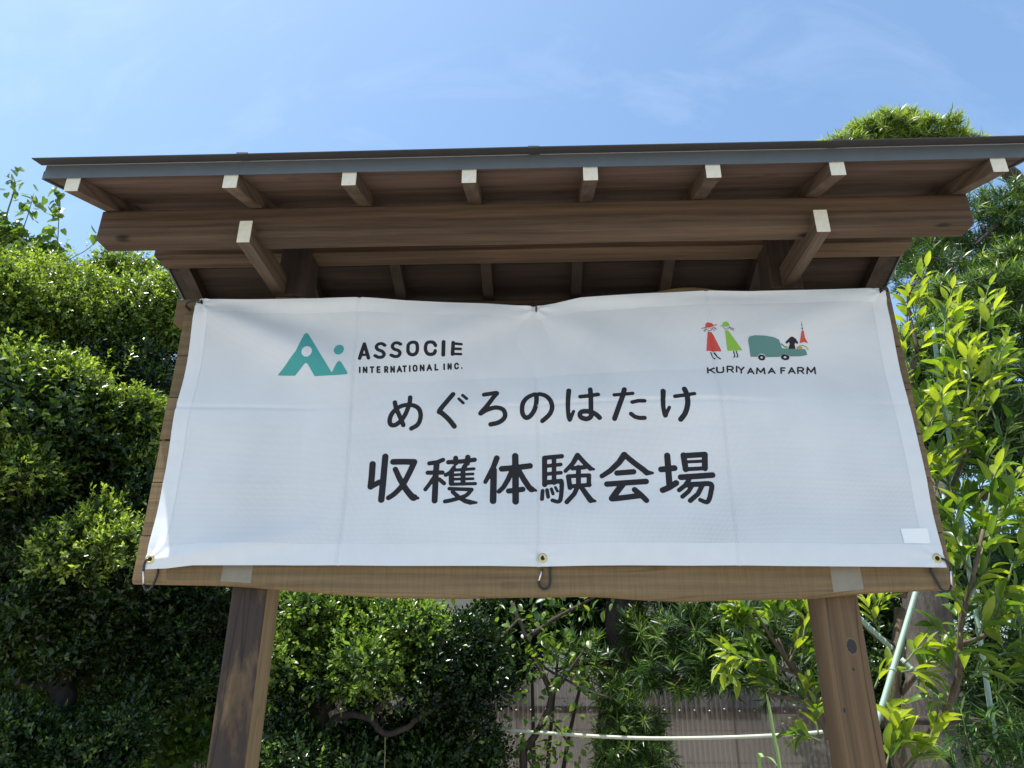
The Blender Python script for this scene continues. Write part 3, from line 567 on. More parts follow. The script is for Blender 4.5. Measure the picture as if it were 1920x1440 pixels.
('farm',[((4.1,4.1),[(525.2,470.9),(534.5,485.5)]),((4.1,4.1),[(534.5,485.5),(540.3,470.7)]),((4.1,4.1),[(528.8,475.5),(537.8,475.4)])]),
('farm',[((4.1,4.1),[(547.7,471.4),(551.3,486.9)]),((4.1,4.1),[(551.3,486.9),(558.3,475.1)]),((4.1,4.1),[(558.3,475.1),(568.3,486.6)]),((4.1,4.1),[(568.3,486.6),(567.9,471.2)])]),
('farm',[((4.1,4.1),[(577.7,472.7),(587.3,486.4)]),((4.1,4.1),[(587.3,486.4),(593.1,472.5)]),((4.1,4.1),[(581.4,477.0),(590.6,476.9)])]),
('farm',[((4.1,4.1),[(610.6,487.3),(608.6,472.3)]),((4.1,4.1),[(610.6,487.3),(619.8,487.2)]),((4.1,4.1),[(609.6,480.1),(617.4,480.0)])]),
('farm',[((4.1,4.1),[(627.3,472.4),(637.2,487.4)]),((4.1,4.1),[(637.2,487.4),(642.7,472.2)]),((4.1,4.1),[(631.1,477.2),(640.3,477.1)])]),
('farm',[((4.1,4.1),[(650.1,472.5),(652.4,488.0)]),((4.1,4.1),[(652.4,488.0),(661.2,487.9),(665.0,486.0),(665.3,483.5),(663.8,480.9),(660.0,479.4),(651.1,479.5)]),((4.1,4.1),[(658.6,479.4),(663.7,472.4)])]),
('farm',[((4.1,4.1),[(672.3,471.4),(676.6,488.5)]),((4.1,4.1),[(676.6,488.5),(683.2,475.6)]),((4.1,4.1),[(683.2,475.6),(693.8,488.3)]),((4.1,4.1),[(693.8,488.3),(692.8,471.2)])])]
ART=[
('company_mark','teal',[('poly',[(-654.6,483.1),(-609.8,539.9),(-604.4,555.6),(-596.7,594.7),(-592.4,598.5),(-587.3,594.5),(-511.6,479.7),(-500.8,507.0),(-495.6,512.5),(-489.3,506.8),(-471.7,479.2),(-472.2,475.3),(-501.0,473.5),(-556.6,474.2),(-575.6,505.2),(-581.3,509.3),(-585.8,506.2),(-609.2,478.8),(-653.0,481.5)]),('hole',[(-581.8,539.8),(13.3,15.0)],0),('ell',[(-501.0,545.6),(12.7,15.0)],0)]),
('red_hat','red',[('polyclip',[(442.1,600.4),(10.2,9.8)],0),('line',2.4,[(422.8,593.7),(434.4,595.8),(448.0,598.6),(460.7,602.9)])]),
('red_dress','red',[('poly',[(436.6,584.1),(446.4,584.0),(465.5,532.2),(464.3,529.7),(428.9,531.7)])]),
('green_hat','green',[('polyclip',[(484.3,601.5),(9.1,9.8)],0),('line',2.0,[(469.9,599.6),(476.5,599.5),(492.7,599.6)])]),
('green_dress','green',[('poly',[(480.6,587.7),(488.4,586.9),(518.4,533.5),(504.8,532.7),(481.4,532.0)])]),
('face','ink',[('line',1.3,[(431.8,595.2),(435.6,589.0),(442.0,587.2),(448.7,591.4),(451.1,596.4)]),('line',1.5,[(431.1,591.2),(426.8,586.4)]),('line',1.5,[(432.9,588.2),(428.8,584.0)]),('line',1.3,[(452.3,594.5),(455.7,590.8)]),('line',1.3,[(454.9,596.0),(459.5,589.1)]),('line',1.3,[(450.4,589.6),(454.3,586.2)]),('line',1.7,[(439.3,592.4),(440.1,592.3)]),('line',1.7,[(446.0,594.2),(446.7,594.2)])]),
('leg','ink',[('line',3.2,[(439.1,526.4),(442.2,514.9),(448.3,510.7)])]),
('leg','ink',[('line',3.2,[(447.8,527.3),(454.2,514.1),(460.8,509.1)])]),
('face','ink',[('line',1.1,[(475.8,597.8),(479.6,592.6),(486.0,590.4),(490.6,593.3),(493.4,597.9)]),('line',1.5,[(493.2,596.0),(504.1,591.4)]),('line',1.5,[(493.8,592.6),(502.6,587.1)]),('line',1.5,[(481.1,597.7),(481.6,597.7)]),('line',1.5,[(486.6,596.1),(487.2,596.1)])]),
('leg','ink',[('line',2.8,[(496.6,529.7),(498.3,516.8),(495.2,514.0)])]),
('leg','ink',[('line',2.8,[(503.1,530.6),(505.8,517.2),(503.1,514.5)])]),
('van','van',[('poly',[(536.2,560.4),(540.2,569.8),(552.9,573.2),(577.1,571.8),(600.9,566.8),(613.1,560.4),(616.2,548.8),(618.6,539.4),(628.6,537.6),(676.0,536.9),(678.2,533.4),(680.2,522.0),(663.0,518.7),(636.1,518.5),(633.9,522.6),(626.0,525.4),(615.3,521.8),(609.9,516.8),(577.3,516.2),(572.7,523.5),(566.5,525.6),(559.7,523.6),(554.2,516.9),(538.4,517.1),(537.6,537.4)])]),
('wheel','ink',[('ell',[(565.7,514.9),(8.9,7.8)],0),('hole',[(565.7,514.9),(3.1,2.9)],0)]),
('wheel','ink',[('ell',[(624.5,515.9),(10.7,7.8)],0),('hole',[(624.5,515.9),(3.7,2.8)],0)]),
('dog','ink',[('ell',[(646.2,558.4),(8.9,10.0)],0),('line',5.6,[(640.5,562.0),(631.9,553.8)]),('line',5.6,[(653.0,561.9),(658.0,553.4)]),('poly',[(635.2,538.1),(640.0,551.6),(651.1,551.4),(652.5,537.9)])]),
('produce','orange',[('ell',[(663.1,540.4),(7.5,4.1)],0)]),
('leaves','green',[('line',2.4,[(663.3,545.6),(672.9,546.9),(680.6,542.7),(684.2,536.2)]),('ell',[(630.3,541.7),(3.4,4.1)],0)]),
('steering','van',[('line',3.0,[(618.8,549.8),(626.5,542.4)])]),
('tower','red',[('poly',[(672.2,583.7),(676.5,583.6),(678.6,566.7),(685.0,553.0),(676.1,555.9),(665.3,552.7)])]),
('tower_tip','ink',[('ell',[(673.5,589.0),(1.7,1.9)],0),('ell',[(673.0,598.1),(1.3,1.5)],0),('line',0.7,[(673.0,607.1),(673.8,584.7)])]),
('patch','white',[('poly',[(819.3,86.5),(878.5,86.3),(877.3,52.9),(819.7,53.1)])])]
for line, strokes in GLYPHS:
    segs = []; allp = []
    for (w0, w1), pts in strokes:
        q = dense(pts); n = len(q)-1; allp += list(map(tuple, q))
        for i in range(n): segs.append((q[i], q[i+1], (w0+(w1-w0)*i/n)/2, (w0+(w1-w0)*(i+1)/n)/2))
    def sdf(X, Zg, segs=segs):
        d = np.full(X.shape, 1e9)
        for a, c, ra, rb in segs: d = np.minimum(d, d_seg(X, Zg, a, c, ra, rb))
        return d
    print_part('character' if line in ('title', 'venue') else 'letter', sdf, allp, 10, {'title': 1.2, 'venue': 1.2, 'company': .9, 'company_sub': .55, 'farm': .7}[line], 'ink')
AN = {'company_mark': 'teal mountain-shaped logo with round cut-out and a dot', 'red_hat': 'red hat of the left figure', 'van': 'grey teal delivery van drawn in outline-free shape', 'dog': 'black dog sitting on the van'}
lf = .0012
for name, mat, prims in ART:
    allp = []; lf += .00004
    for p_ in prims:
        if p_[0] in ('poly',): allp += p_[1]
        elif p_[0] == 'line': allp += p_[2]
        else:
            c, r = p_[1]; allp += [(c[0]-r[0], c[1]-r[1]), (c[0]+r[0], c[1]+r[1])]
    def sdf(X, Zg, prims=prims):
        d = np.full(X.shape, 1e9)
        for p_ in prims:
            if p_[0] == 'poly': d = np.minimum(d, d_poly(X, Zg, p_[1]))
            elif p_[0] == 'line':
                q = dense(p_[2])
                for i in range(len(q)-1): d = np.minimum(d, d_seg(X, Zg, q[i], q[i+1], p_[1]/2, p_[1]/2))
            elif p_[0] == 'ell': d = np.minimum(d, d_ell(X, Zg, *p_[1]))
            elif p_[0] == 'polyclip':
                c, r = p_[1]; d = np.minimum(d, np.maximum(d_ell(X, Zg, c, r), c[1]-r[1]*.15+(X-c[0])*.22-Zg))
        for p_ in prims:
            if p_[0] == 'hole': d = np.maximum(d, -d_ell(X, Zg, *p_[1]))
        return d
    print_part('printed_'+name if name != 'patch' else 'blank_patch', sdf, allp, 4, .55 if name not in ('company_mark', 'patch') else 1.0, mat, lf, AN.get(name))

def torus(mb, c, R, r, nrm, n=20, k=8, mi=0):
    nrm = np.array(nrm, float); nrm /= np.linalg.norm(nrm); u = np.cross(nrm, (0, 0, 1.0) if abs(nrm[2]) < .9 else (1.0, 0, 0)); u /= np.linalg.norm(u); w = np.cross(nrm, u)
    V = []
    for i in range(n):
        a = 2*math.pi*i/n; e = math.cos(a)*u+math.sin(a)*w
        for j in range(k):
            q = 2*math.pi*j/k; V.append(np.array(c)+e*(R+r*math.cos(q))+nrm*r*.6*math.sin(q))
    mb.add(V, [(i*k+j, ((i+1) % n)*k+j, ((i+1) % n)*k+(j+1) % k, i*k+(j+1) % k) for i in range(n) for j in range(k)], mi)
GR = [(-.8885, .0225), (.012, .0245), (.884, .020), (-.884, .690), (.003, .660), (.886, .690)]
for gx, gz in GR[:3]:
    c = surf(np.array(gx), np.array(gz), .0016); mb = MB(); torus(mb, c, .0075, .0030, (0, 1, 0))
    gm = mb.build('grommet', M['brass'], banner, smooth=True)
    mb = MB(); n = 16; mb.add([(c[0]+.0058*math.cos(2*math.pi*i/n), c[1]-.0001, c[2]+.0058*math.sin(2*math.pi*i/n)) for i in range(n)], [tuple(range(n))])
    mb.build('eyelet_hole', M['ink'], gm)

def carabiner(name, loop, gate, label):
    """loop: points of the black body; gate: its two end points"""
    rt = root(name, tuple(np.mean(np.array(loop), 0)), label, 'carabiner', 'black carabiners along the lower edge of the banner')
    MB().tube(spline(loop, 40), .0027, 8).build('body', M['black'], rt, smooth=True)
    mb = MB().tube([gate[0], gate[1]], .0023, 8); mb.build('gate', M['silver'], rt, smooth=True)
# left: clipped through the eyelet, hangs over the plank edge
carabiner('carabiner', [(-.9000, -.0240, 1.712), (-.8995, -.0270, 1.728), (-.8950, -.0280, 1.737), (-.8885, -.0200, 1.7400), (-.8840, -.008, 1.735), (-.8760, -.0050, 1.715), (-.8790, -.0060, 1.690), (-.8830, -.0090, 1.677), (-.8900, -.0100, 1.671), (-.8955, -.0130, 1.676), (-.8985, -.0150, 1.684)],
          ((-.8985, -.0150, 1.684), (-.9000, -.0240, 1.712)), 'black carabiner with silver gate at the lower corner beside the clipped evergreen tree')
# centre: hangs behind the hem, loop shows below it
carabiner('carabiner', [(.0095, -.0060, 1.722), (.011, -.0062, 1.733), (.0200, -.0062, 1.738), (.0275, -.0062, 1.730), (.0275, -.0062, 1.706), (.0272, -.0065, 1.688), (.0230, -.0068, 1.677), (.0150, -.0070, 1.6725), (.0065, -.0070, 1.676), (.0020, -.0070, 1.684), (.0020, -.0070, 1.690)],
          ((.0020, -.0070, 1.690), (.0100, -.0060, 1.716)), 'black carabiner with silver gate hanging below the middle eyelet')
# right: swung round the plank corner
carabiner('carabiner', [(.9060, -.0240, 1.709), (.9050, -.0260, 1.722), (.8990, -.0260, 1.731), (.8880, -.0190, 1.7365), (.8760, -.0075, 1.732), (.8740, -.006, 1.712), (.8800, -.0070, 1.690), (.8850, -.0090, 1.672), (.8920, -.0110, 1.666), (.9010, -.0130, 1.668), (.9050, -.0150, 1.678)],
          ((.9050, -.0150, 1.678), (.9060, -.0240, 1.709)), 'black carabiner with silver gate at the lower corner beside the citrus tree')
for (gx, gz), tgt, lab in ((GR[3], (-.938, .004, 2.412), 'black tie cord at the upper banner corner beside the clipped evergreen tree'), (GR[4], (.003, .0, 2.405), 'black tie cord pulling down the middle of the upper hem'), (GR[5], (.918, .003, 2.424), 'black tie cord at the upper banner corner beside the citrus tree')):
    c = surf(np.array(gx), np.array(gz), .002); tgt = np.array(tgt)
    mb = MB()
    for k in (-1, 1):
        o_ = np.array((0, 0, .0025*k)); mb.tube(spline([c+np.array((0, .010, 0))+o_, c+np.array((0, -.004, .001))+o_, (c+tgt)/2+np.array((0, -.012, .003))+o_, tgt+np.array((0, -.006, 0))+o_, tgt+np.array((0, .026, 0))+o_], 14), .0016, 6)
    torus(mb, c+np.array((0, -.003, .004)), .0035, .0020, (1, .3, 0), 10, 6)
    tag(mb.build('tie_cord', M['cord'], smooth=True), lab, 'cord', 'black cords at the upper edge of the banner')
# ---------------------------------------------------------------- foliage tools
def nrmz(v): return v/(np.linalg.norm(v, axis=-1, keepdims=True)+1e-9)
TPL = {
 'small': (np.array([(0, 0, 0), (.5, .5, .07), (1, 0, -.03), (.5, -.5, .07)]), np.array([(0, 1, 2), (0, 2, 3)])),
 'needle': (np.array([(0, -.3, 0), (0, .3, 0), (.45, -.5, .05), (.45, .5, .05), (1, 0, -.10)]), np.array([(0, 1, 3), (0, 3, 2), (2, 3, 4)])),
}
def broad_tpl(curl=.25, cup=.16):
    rows = [(0, 0), (.14, .27), (.32, .46), (.52, .5), (.72, .38), (.88, .19), (1, 0)]; V = []; F = []
    for a, w in rows:
        h = -curl*a*a
        V += [(a, -w, h+cup*w), (a, 0, h-.01), (a, w, h+cup*w)]
    for i in range(len(rows)-1):
        p = 3*i
        F += [(p, p+1, p+4), (p, p+4, p+3), (p+1, p+2, p+5), (p+1, p+5, p+4)]
    return np.array(V), np.array(F)
TPL['broad'] = broad_tpl(); TPL['heart'] = (np.array([(0, 0, 0), (-.08, .3, .05), (.2, .5, .06), (.6, .36, .02), (1, 0, -.12), (.6, -.36, .02), (.2, -.5, .06), (-.08, -.3, .05)]), np.array([(0, 1, 2), (0, 2, 3), (0, 3, 4), (0, 4, 5), (0, 5, 6), (0, 6, 7)]))

def leaf_cloud(pos, axis, up, Ln, Wd, tpl):
    T, Ft = TPL[tpl]; axis = nrmz(axis); side = nrmz(np.cross(axis, up)); nm = np.cross(side, axis)
    V = (pos[:, None]+axis[:, None]*(Ln[:, None]*T[None, :, 0])[..., None]+side[:, None]*(Wd[:, None]*T[None, :, 1])[..., None]+nm[:, None]*(Ln[:, None]*T[None, :, 2])[..., None])
    n, k = len(pos), len(T)
    F = (Ft[None]+(np.arange(n)*k)[:, None, None]).reshape(-1, 3)
    return V.reshape(-1, 3), F, k

def rand_dirs(n):
    v = rng.normal(size=(n, 3)); return nrmz(v)

def blob_points(blobs, dens, shell=(.55, 1.0), lump=.16, upper=0.0):
    """points and outward directions scattered through the outer shell of uneven ellipsoids"""
    P, D, S = [], [], []
    for (c, r) in blobs:
        c = np.array(c); r = np.array(r, float)
        area = 4*math.pi*(((r[0]*r[1])**1.6+(r[0]*r[2])**1.6+(r[1]*r[2])**1.6)/3)**(1/1.6)
        n = int(area*dens); u = rand_dirs(n)
        if upper: u = u[(u[:, 2] > -upper) | (rng.random(n) < .35)]; n = len(u)
        ph = rng.random((5, 4))*6.28; fr = rng.normal(size=(5, 3))*3.2
        lum = sum(np.sin(u@fr[k]+ph[k, 0]) for k in range(5))/5*lump*1.8
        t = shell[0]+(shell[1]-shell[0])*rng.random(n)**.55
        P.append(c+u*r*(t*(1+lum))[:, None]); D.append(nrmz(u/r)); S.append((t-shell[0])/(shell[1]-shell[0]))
    return np.vstack(P), np.vstack(D), np.concatenate(S)

def sprigs(base, out, depth, nleaf, lsp, L0, W0, tpl='small', upb=.55, spread=.9, jit=.45, young=.35, base_tone=.12):
    """leafy shoots: leaves set round a short shoot axis"""
    n = len(base); d = nrmz(out*.7+np.array((0, 0, upb))+rng.normal(size=(n, 3))*jit)
    ll = lsp*(.6+.8*rng.random(n))
    a = nrmz(np.cross(d, rand_dirs(n))); bq = np.cross(d, a)
    pos, ax, upv, ln, wd, rn = [], [], [], [], [], []
    br = rng.random(n)
    for i in range(nleaf):
        t = .1+.9*i/(nleaf-1) if nleaf > 1 else .5; q = 2.4*i+rng.random(n)*.8
        rad = a*np.cos(q)[:, None]+bq*np.sin(q)[:, None]
        pos.append(base+d*(ll*t)[:, None]); ax.append(d*(.35+.5*t)+rad*(spread*(1.05-.45*t))+rng.normal(size=(n, 3))*.16); upv.append(d+rng.normal(size=(n, 3))*.2)
        s = .55+.8*rng.random(n); ln.append(L0*s); wd.append(W0*s*(.85+.3*rng.random(n)))
        rn.append(np.clip(base_tone+.45*br+.18*rng.normal(size=n)+young*t*depth, 0, 1))
    return [np.concatenate(q) for q in (pos, ax, upv, ln, wd, rn)]

def foliage(name, parent, parts, mat, tpl='small', label=None):
    pos, ax, upv, ln, wd, rn = [np.concatenate(q) for q in zip(*parts)]
    V, F, k = leaf_cloud(pos, ax, upv, ln, wd, tpl); o = WLOC[parent.name]
    ob = link(name, np_mesh(name, V-o, F, mat, np.repeat(rn, k), smooth=(tpl != 'small')), parent, o)
    return tag(ob, label, kind='stuff')

LEAFBIN = {}
def leaf_parts(parent, arrs, mat, tpl, cap=300):
    """the leaves nearest to the viewer as parts that share mesh data, the rest joined"""
    pos, ax, upv, ln, wd, rn = [np.asarray(q, float) for q in arrs]
    upv = np.broadcast_to(upv, pos.shape); od = np.argsort(np.linalg.norm(pos-CAM, axis=1)); near, far = od[:cap], od[cap:]
    T, Ft = TPL[tpl]; o = WLOC[parent.name]
    for i in near:
        g_ = min(4, int(rn[i]*5)); key = (tpl, mat.name, g_)
        if key not in LEAFBIN: LEAFBIN[key] = np_mesh('leaf', T, Ft, mat, np.full(len(T), (g_+.5)/5), smooth=True)
        a = nrmz(ax[i]); sd_ = nrmz(np.cross(a, upv[i])); nm = np.cross(sd_, a); L_, W_ = ln[i], wd[i]; p_ = pos[i]-o
        ob = bpy.data.objects.new('leaf', LEAFBIN[key]); COL.objects.link(ob); ob.parent = parent
        ob.matrix_local = Matrix(((a[0]*L_, sd_[0]*W_, nm[0]*L_, p_[0]), (a[1]*L_, sd_[1]*W_, nm[1]*L_, p_[1]), (a[2]*L_, sd_[2]*W_, nm[2]*L_, p_[2]), (0, 0, 0, 1)))
    if len(far): foliage('foliage', parent, [[pos[far], ax[far], upv[far], ln[far], wd[far], rn[far]]], mat, tpl)

def bark(name, col, rough=.9, sc=(30, 30, 5), bump=.7):
    m, t, b = newmat(name); lk = t.links.new
    tc = N(t, 'ShaderNodeTexCoord'); mp = N(t, 'ShaderNodeMapping'); mp.inputs['Scale'].default_value = sc
    no = N(t, 'ShaderNodeTexNoise', Scale=1.0, Detail=7.0, Roughness=.7); lk(tc.outputs['Object'], mp.inputs['Vector']); lk(mp.outputs['Vector'], no.inputs['Vector'])
    rp = N(t, 'ShaderNodeValToRGB'); rp.color_ramp.elements[0].position = .32; rp.color_ramp.elements[1].position = .68
    rp.color_ramp.elements[0].color = (*[c*.45 for c in col], 1); rp.color_ramp.elements[1].color = (*[c*1.25 for c in col], 1)
    lk(no.outputs['Fac'], rp.inputs['Fac']); lk(rp.outputs['Color'], b.inputs['Base Color'])
    bu = N(t, 'ShaderNodeBump', Strength=bump, Distance=.012); lk(no.outputs['Fac'], bu.inputs['Height']); lk(bu.outputs['Normal'], b.inputs['Normal'])
    b.inputs['Roughness'].default_value = rough; b.inputs['Specular IOR Level'].default_value = .2
    return m
M['bark'] = bark('dark_bark', (.060, .047, .040)); M['bark_grey'] = bark('grey_fibrous_bark', (.105, .090, .078), sc=(55, 55, 4), bump=1.0)
M['bark_citrus'] = bark('citrus_bark', (.13, .098, .072), sc=(40, 40, 12)); M['twig'] = plain('green_twig', (.10, .14, .045), .7, var=.3, scale=30)
M['box'] = leafmat('small_glossy_leaf', (.008, .020, .006), (.055, .105, .020), (.330, .430, .075), (1.5, 1.5, .5), .42, .27, .5)
M['box2'] = leafmat('dark_glossy_leaf', (.006, .017, .005), (.030, .070, .014), (.230, .350, .055), (1.45, 1.45, .5), .38, .27, .5)
M['yew'] = leafmat('yew_pine_leaf', (.014, .036, .010), (.050, .108, .024), (.24, .33, .080), (1.6, 1.5, .55), .42, .36, .5)
M['citrus'] = leafmat('citrus_leaf', (.036, .085, .014), (.095, .175, .024), (.300, .365, .045), (1.7, 1.65, .42), .50, .32, .55)
M['vine'] = leafmat('heart_leaf', (.050, .105, .022), (.095, .175, .030), (.20, .27, .050), (1.6, 1.5, .5), .5, .32, .6)
M['lily'] = leafmat('strap_leaf', (.035, .085, .020), (.070, .15, .030), (.17, .26, .05), (1.5, 1.45, .5), .4, .35, .5)

M['blade'] = plain('grass_blade', (.22, .34, .10), .5, var=.25, scale=12)
def branches(parent, mat, items, name='branch'):
    for pts, r0, r1 in items:
        P = spline(pts, max(6, len(pts)*4)); n = len(P)
        P = P+rng.normal(size=P.shape)*r0*.10
        MB().tube(P, np.linspace(r0, r1, n), 8).build(name, mat, parent, smooth=True)

def clumps(blobs, per, r0, r1, flat=.75, core=.8):
    """break smooth masses into many uneven clumps sitting on their outer part"""
    out = [(c, np.array(r_)*core) for c, r_ in blobs]
    for c, r_ in blobs:
        r_ = np.array(r_, float); n_ = max(3, int(per*(r_[0]*r_[2]+r_[0]*r_[1])))
        for u in rand_dirs(n_):
            q = r0+(r1-r0)*rng.random(); out.append((np.array(c)+u*r_*(.6+.65*rng.random()), (q, q, q*flat)))
    return out
def rblob(px, py, Y, rx, ry, rz): return (at(px, py, Y), (rx, ry, rz))

# ---------------------------------------------------------------- tall clipped evergreen at the left
b0 = at(118, 1300, 1.75); t1 = root('clipped_evergreen', (b0[0], b0[1], 0), 'tall clipped small-leaved evergreen tree beside the board with tiered pads of leaves', 'tree')
branches(t1, M['bark'], [([(b0[0], b0[1], -.05), at(112, 1380, 1.75), at(118, 1280, 1.76), at(135, 1180, 1.8)], .062, .050)], 'trunk')
branches(t1, M['bark'], [([at(135, 1180, 1.8), at(150, 1000, 1.85), at(190, 820, 1.9), at(200, 640, 1.9)], .045, .02), ([at(130, 1200, 1.8), at(60, 1050, 1.7), at(20, 900, 1.5)], .03, .012),
    ([at(140, 1150, 1.8), at(230, 1060, 1.7), at(200, 1030, 1.5)], .016, .006), ([at(190, 820, 1.9), at(90, 740, 1.7)], .022, .01), ([at(118, 1290, 1.76), at(60, 1285, 1.7), at(10, 1280, 1.7)], .02, .012), ([at(190, 800, 1.9), at(300, 760, 1.8)], .02, .01)])
top = [rblob(150, 600, 1.9, .40, .38, .30), rblob(270, 590, 1.95, .26, .30, .22), rblob(20, 590, 1.7, .30, .32, .26), rblob(90, 540, 2.0, .26, .25, .16), rblob(240, 520, 2.1, .22, .22, .14), rblob(-110, 640, 1.6, .30, .3, .3)]
pads = [rblob(40, 720, 1.45, .24, .22, .12), rblob(150, 740, 1.5, .20, .18, .09), rblob(230, 770, 1.65, .16, .16, .07), rblob(15, 880, 1.35, .17, .16, .14), rblob(175, 1010, 1.35, .20, .18, .10), rblob(110, 1040, 1.3, .12, .12, .07), rblob(270, 880, 1.75, .14, .14, .09), rblob(330, 900, 1.8, .10, .12, .07)]
body = [rblob(200, 1120, 1.6, .24, .2, .12), rblob(60, 1010, 1.55, .22, .2, .14), rblob(290, 1050, 1.75, .2, .2, .14), rblob(100, 810, 1.6, .24, .2, .1), rblob(280, 950, 1.75, .2, .2, .14), rblob(130, 1180, 1.65, .3, .2, .1), rblob(190, 800, 1.95, .42, .28, .42), rblob(60, 860, 1.8, .36, .25, .34), rblob(120, 940, 1.75, .3, .22, .2), rblob(250, 690, 1.85, .2, .2, .16), rblob(300, 720, 2.2, .22, .25, .3), rblob(330, 980, 2.2, .30, .25, .3), rblob(180, 1080, 1.95, .42, .25, .20), rblob(40, 1120, 1.8, .34, .25, .2), rblob(330, 1130, 2.0, .34, .25, .16), rblob(60, 1200, 1.75, .26, .2, .10), rblob(270, 1190, 1.85, .30, .22, .10), rblob(-60, 950, 1.7, .3, .3, .4)]
low = [rblob(330, 1270, 1.95, .22, .20, .10), rblob(250, 1310, 1.8, .18, .16, .06)]
parts = []
shade = [((-2.3, 2.3, 2.75), (.55, .5, .35)), ((-1.65, 2.6, 2.8), (.5, .45, .32)), ((-2.7, 2.6, 2.2), (.5, .5, .5)), ((-2.2, 2.7, 1.7), (.5, .4, .5)), ((-1.5, 2.75, 2.3), (.45, .35, .4)), ((-2.6, 1.9, 2.5), (.4, .45, .4)), ((-2.5, 2.0, 1.6), (.4, .4, .4)), ((-2.5, 1.5, 2.6), (.4, .4, .3))]  # unseen crown masses added behind and left to shade the lower leaves
P, D, S = blob_points(shade, 900, (.5, 1.0), .2); parts.append(sprigs(P, D, S*.5, 9, .09, .034, .018, young=.3, base_tone=.05))
P, D, S = blob_points(clumps(top, 55, .05, .12), 2300, (.45, 1.0), .3); parts.append(sprigs(P, D, S, 10, .07, .0205, .0105, young=.5, base_tone=.24, jit=.6))  # lighter leaf tone on the crown top stands in for sun
P, D, S = blob_points(clumps(pads, 150, .03, .075, core=.5), 2600, (.35, 1.05), .35); parts.append(sprigs(P, D, S, 11, .075, .023, .0115, upb=.8, young=.7, base_tone=.1, jit=.6))
P, D, S = blob_points(clumps(body, 25, .06, .12), 1350, (.35, 1.0), .3); parts.append(sprigs(P, D, S*.3, 9, .085, .025, .0130, young=.2, base_tone=-.1, jit=.6))  # body leaves coloured darker to deepen the shade below the crown
P, D, S = blob_points(low, 2600, (.3, 1.0), .3); parts.append(sprigs(P, D, S*.4, 9, .07, .022, .011, young=.2, base_tone=.0))
# long new shoots standing above the pads
sp = np.array([at(26, 850, 1.33), at(30, 852, 1.36), at(64, 852, 1.33), at(5, 850, 1.3), at(85, 842, 1.34), at(180, 985, 1.34), at(150, 985, 1.33), at(215, 1000, 1.36), at(120, 470, 1.95), at(160, 468, 2.0), at(60, 480, 1.9), at(230, 700, 1.6), at(190, 705, 1.6)])
pr = sprigs(sp, np.zeros_like(sp)+np.array((0, 0, 1.0)), np.ones(len(sp)), 16, .12, .021, .010, upb=1.0, jit=.2, young=.5); pr[5] = np.clip(pr[5]+.3, 0, 1); parts.append(pr)
mb = MB()
for c, rr in top+pads+body:
    for u in rand_dirs(7):
        e = np.array(c)+u*np.array(rr)*1.02; m_ = (np.array(c)+e)/2+rng.normal(size=3)*.02
        mb.tube([np.array(c), m_, e], [.006, .004, .0018], 5)
tag(mb.build('twigs', M['bark'], t1, smooth=True, origin=WLOC[t1.name]), kind='stuff')
foliage('foliage', t1, parts, M['box'])

# ---------------------------------------------------------------- low shrubs at the foot of the picture, left
def shrub(name, blobs, label, mat, dens=2600, L0=.023, W0=.0115, stem=None, group=None, cat='shrub', nleaf=9, young=.3):
    c = np.mean([b_[0] for b_ in blobs], 0); r_ = root(name, (c[0], c[1], 0), label, cat, group)
    P, D, S = blob_points(clumps(blobs, 40, .05, .11), dens*.8, (.35, 1.0), .3); foliage('foliage', r_, [sprigs(P, D, S, nleaf, .075, L0, W0, young=young, jit=.6, base_tone=-.02)], mat)
    for k in range(4):
        e = blobs[k % len(blobs)]; q = e[0]+rng.normal(size=3)*np.array(e[1])*.3
        MB().tube(spline([(c[0]+rng.normal()*.03, c[1]+rng.normal()*.03, -.03), (c[0]*.6+q[0]*.4, c[1]*.6+q[1]*.4, q[2]*.55), tuple(q)], 10), np.linspace(.018, .006, 10), 7).build('stem', M['bark'], r_, smooth=True)
    return r_
shrub('clipped_shrub', [rblob(30, 1390, 1.5, .20, .18, .13), rblob(60, 1450, 1.5, .2, .2, .15)], 'dark leafy shrub at the foot of the tall clipped evergreen trunk', M['box2'])
shrub('clipped_shrub', [rblob(200, 1410, 1.6, .20, .18, .12), rblob(160, 1450, 1.55, .2, .18, .1)], 'dark glossy shrub between the evergreen trunk and the dark-stained post', M['box2'], 2800)
shrub('sunlit_shrub', [rblob(285, 1400, 2.3, .26, .2, .22), rblob(170, 1290, 3.0, .3, .25, .22), rblob(70, 1330, 3.0, .3, .25, .15), rblob(420, 1300, 3.0, .25, .2, .3)], 'bright yellow-green shrub in the sun behind the clipped evergreen', M['vine'], 900, .04, .022, young=.5)
shrub('clipped_shrub', [rblob(340, 1120, 2.7, .4, .25, .35), rblob(440, 1180, 2.7, .35, .25, .3), rblob(380, 1000, 2.9, .5, .3, .4)], 'dark evergreen shrub close behind the dark-stained post', M['box2'], 1500)

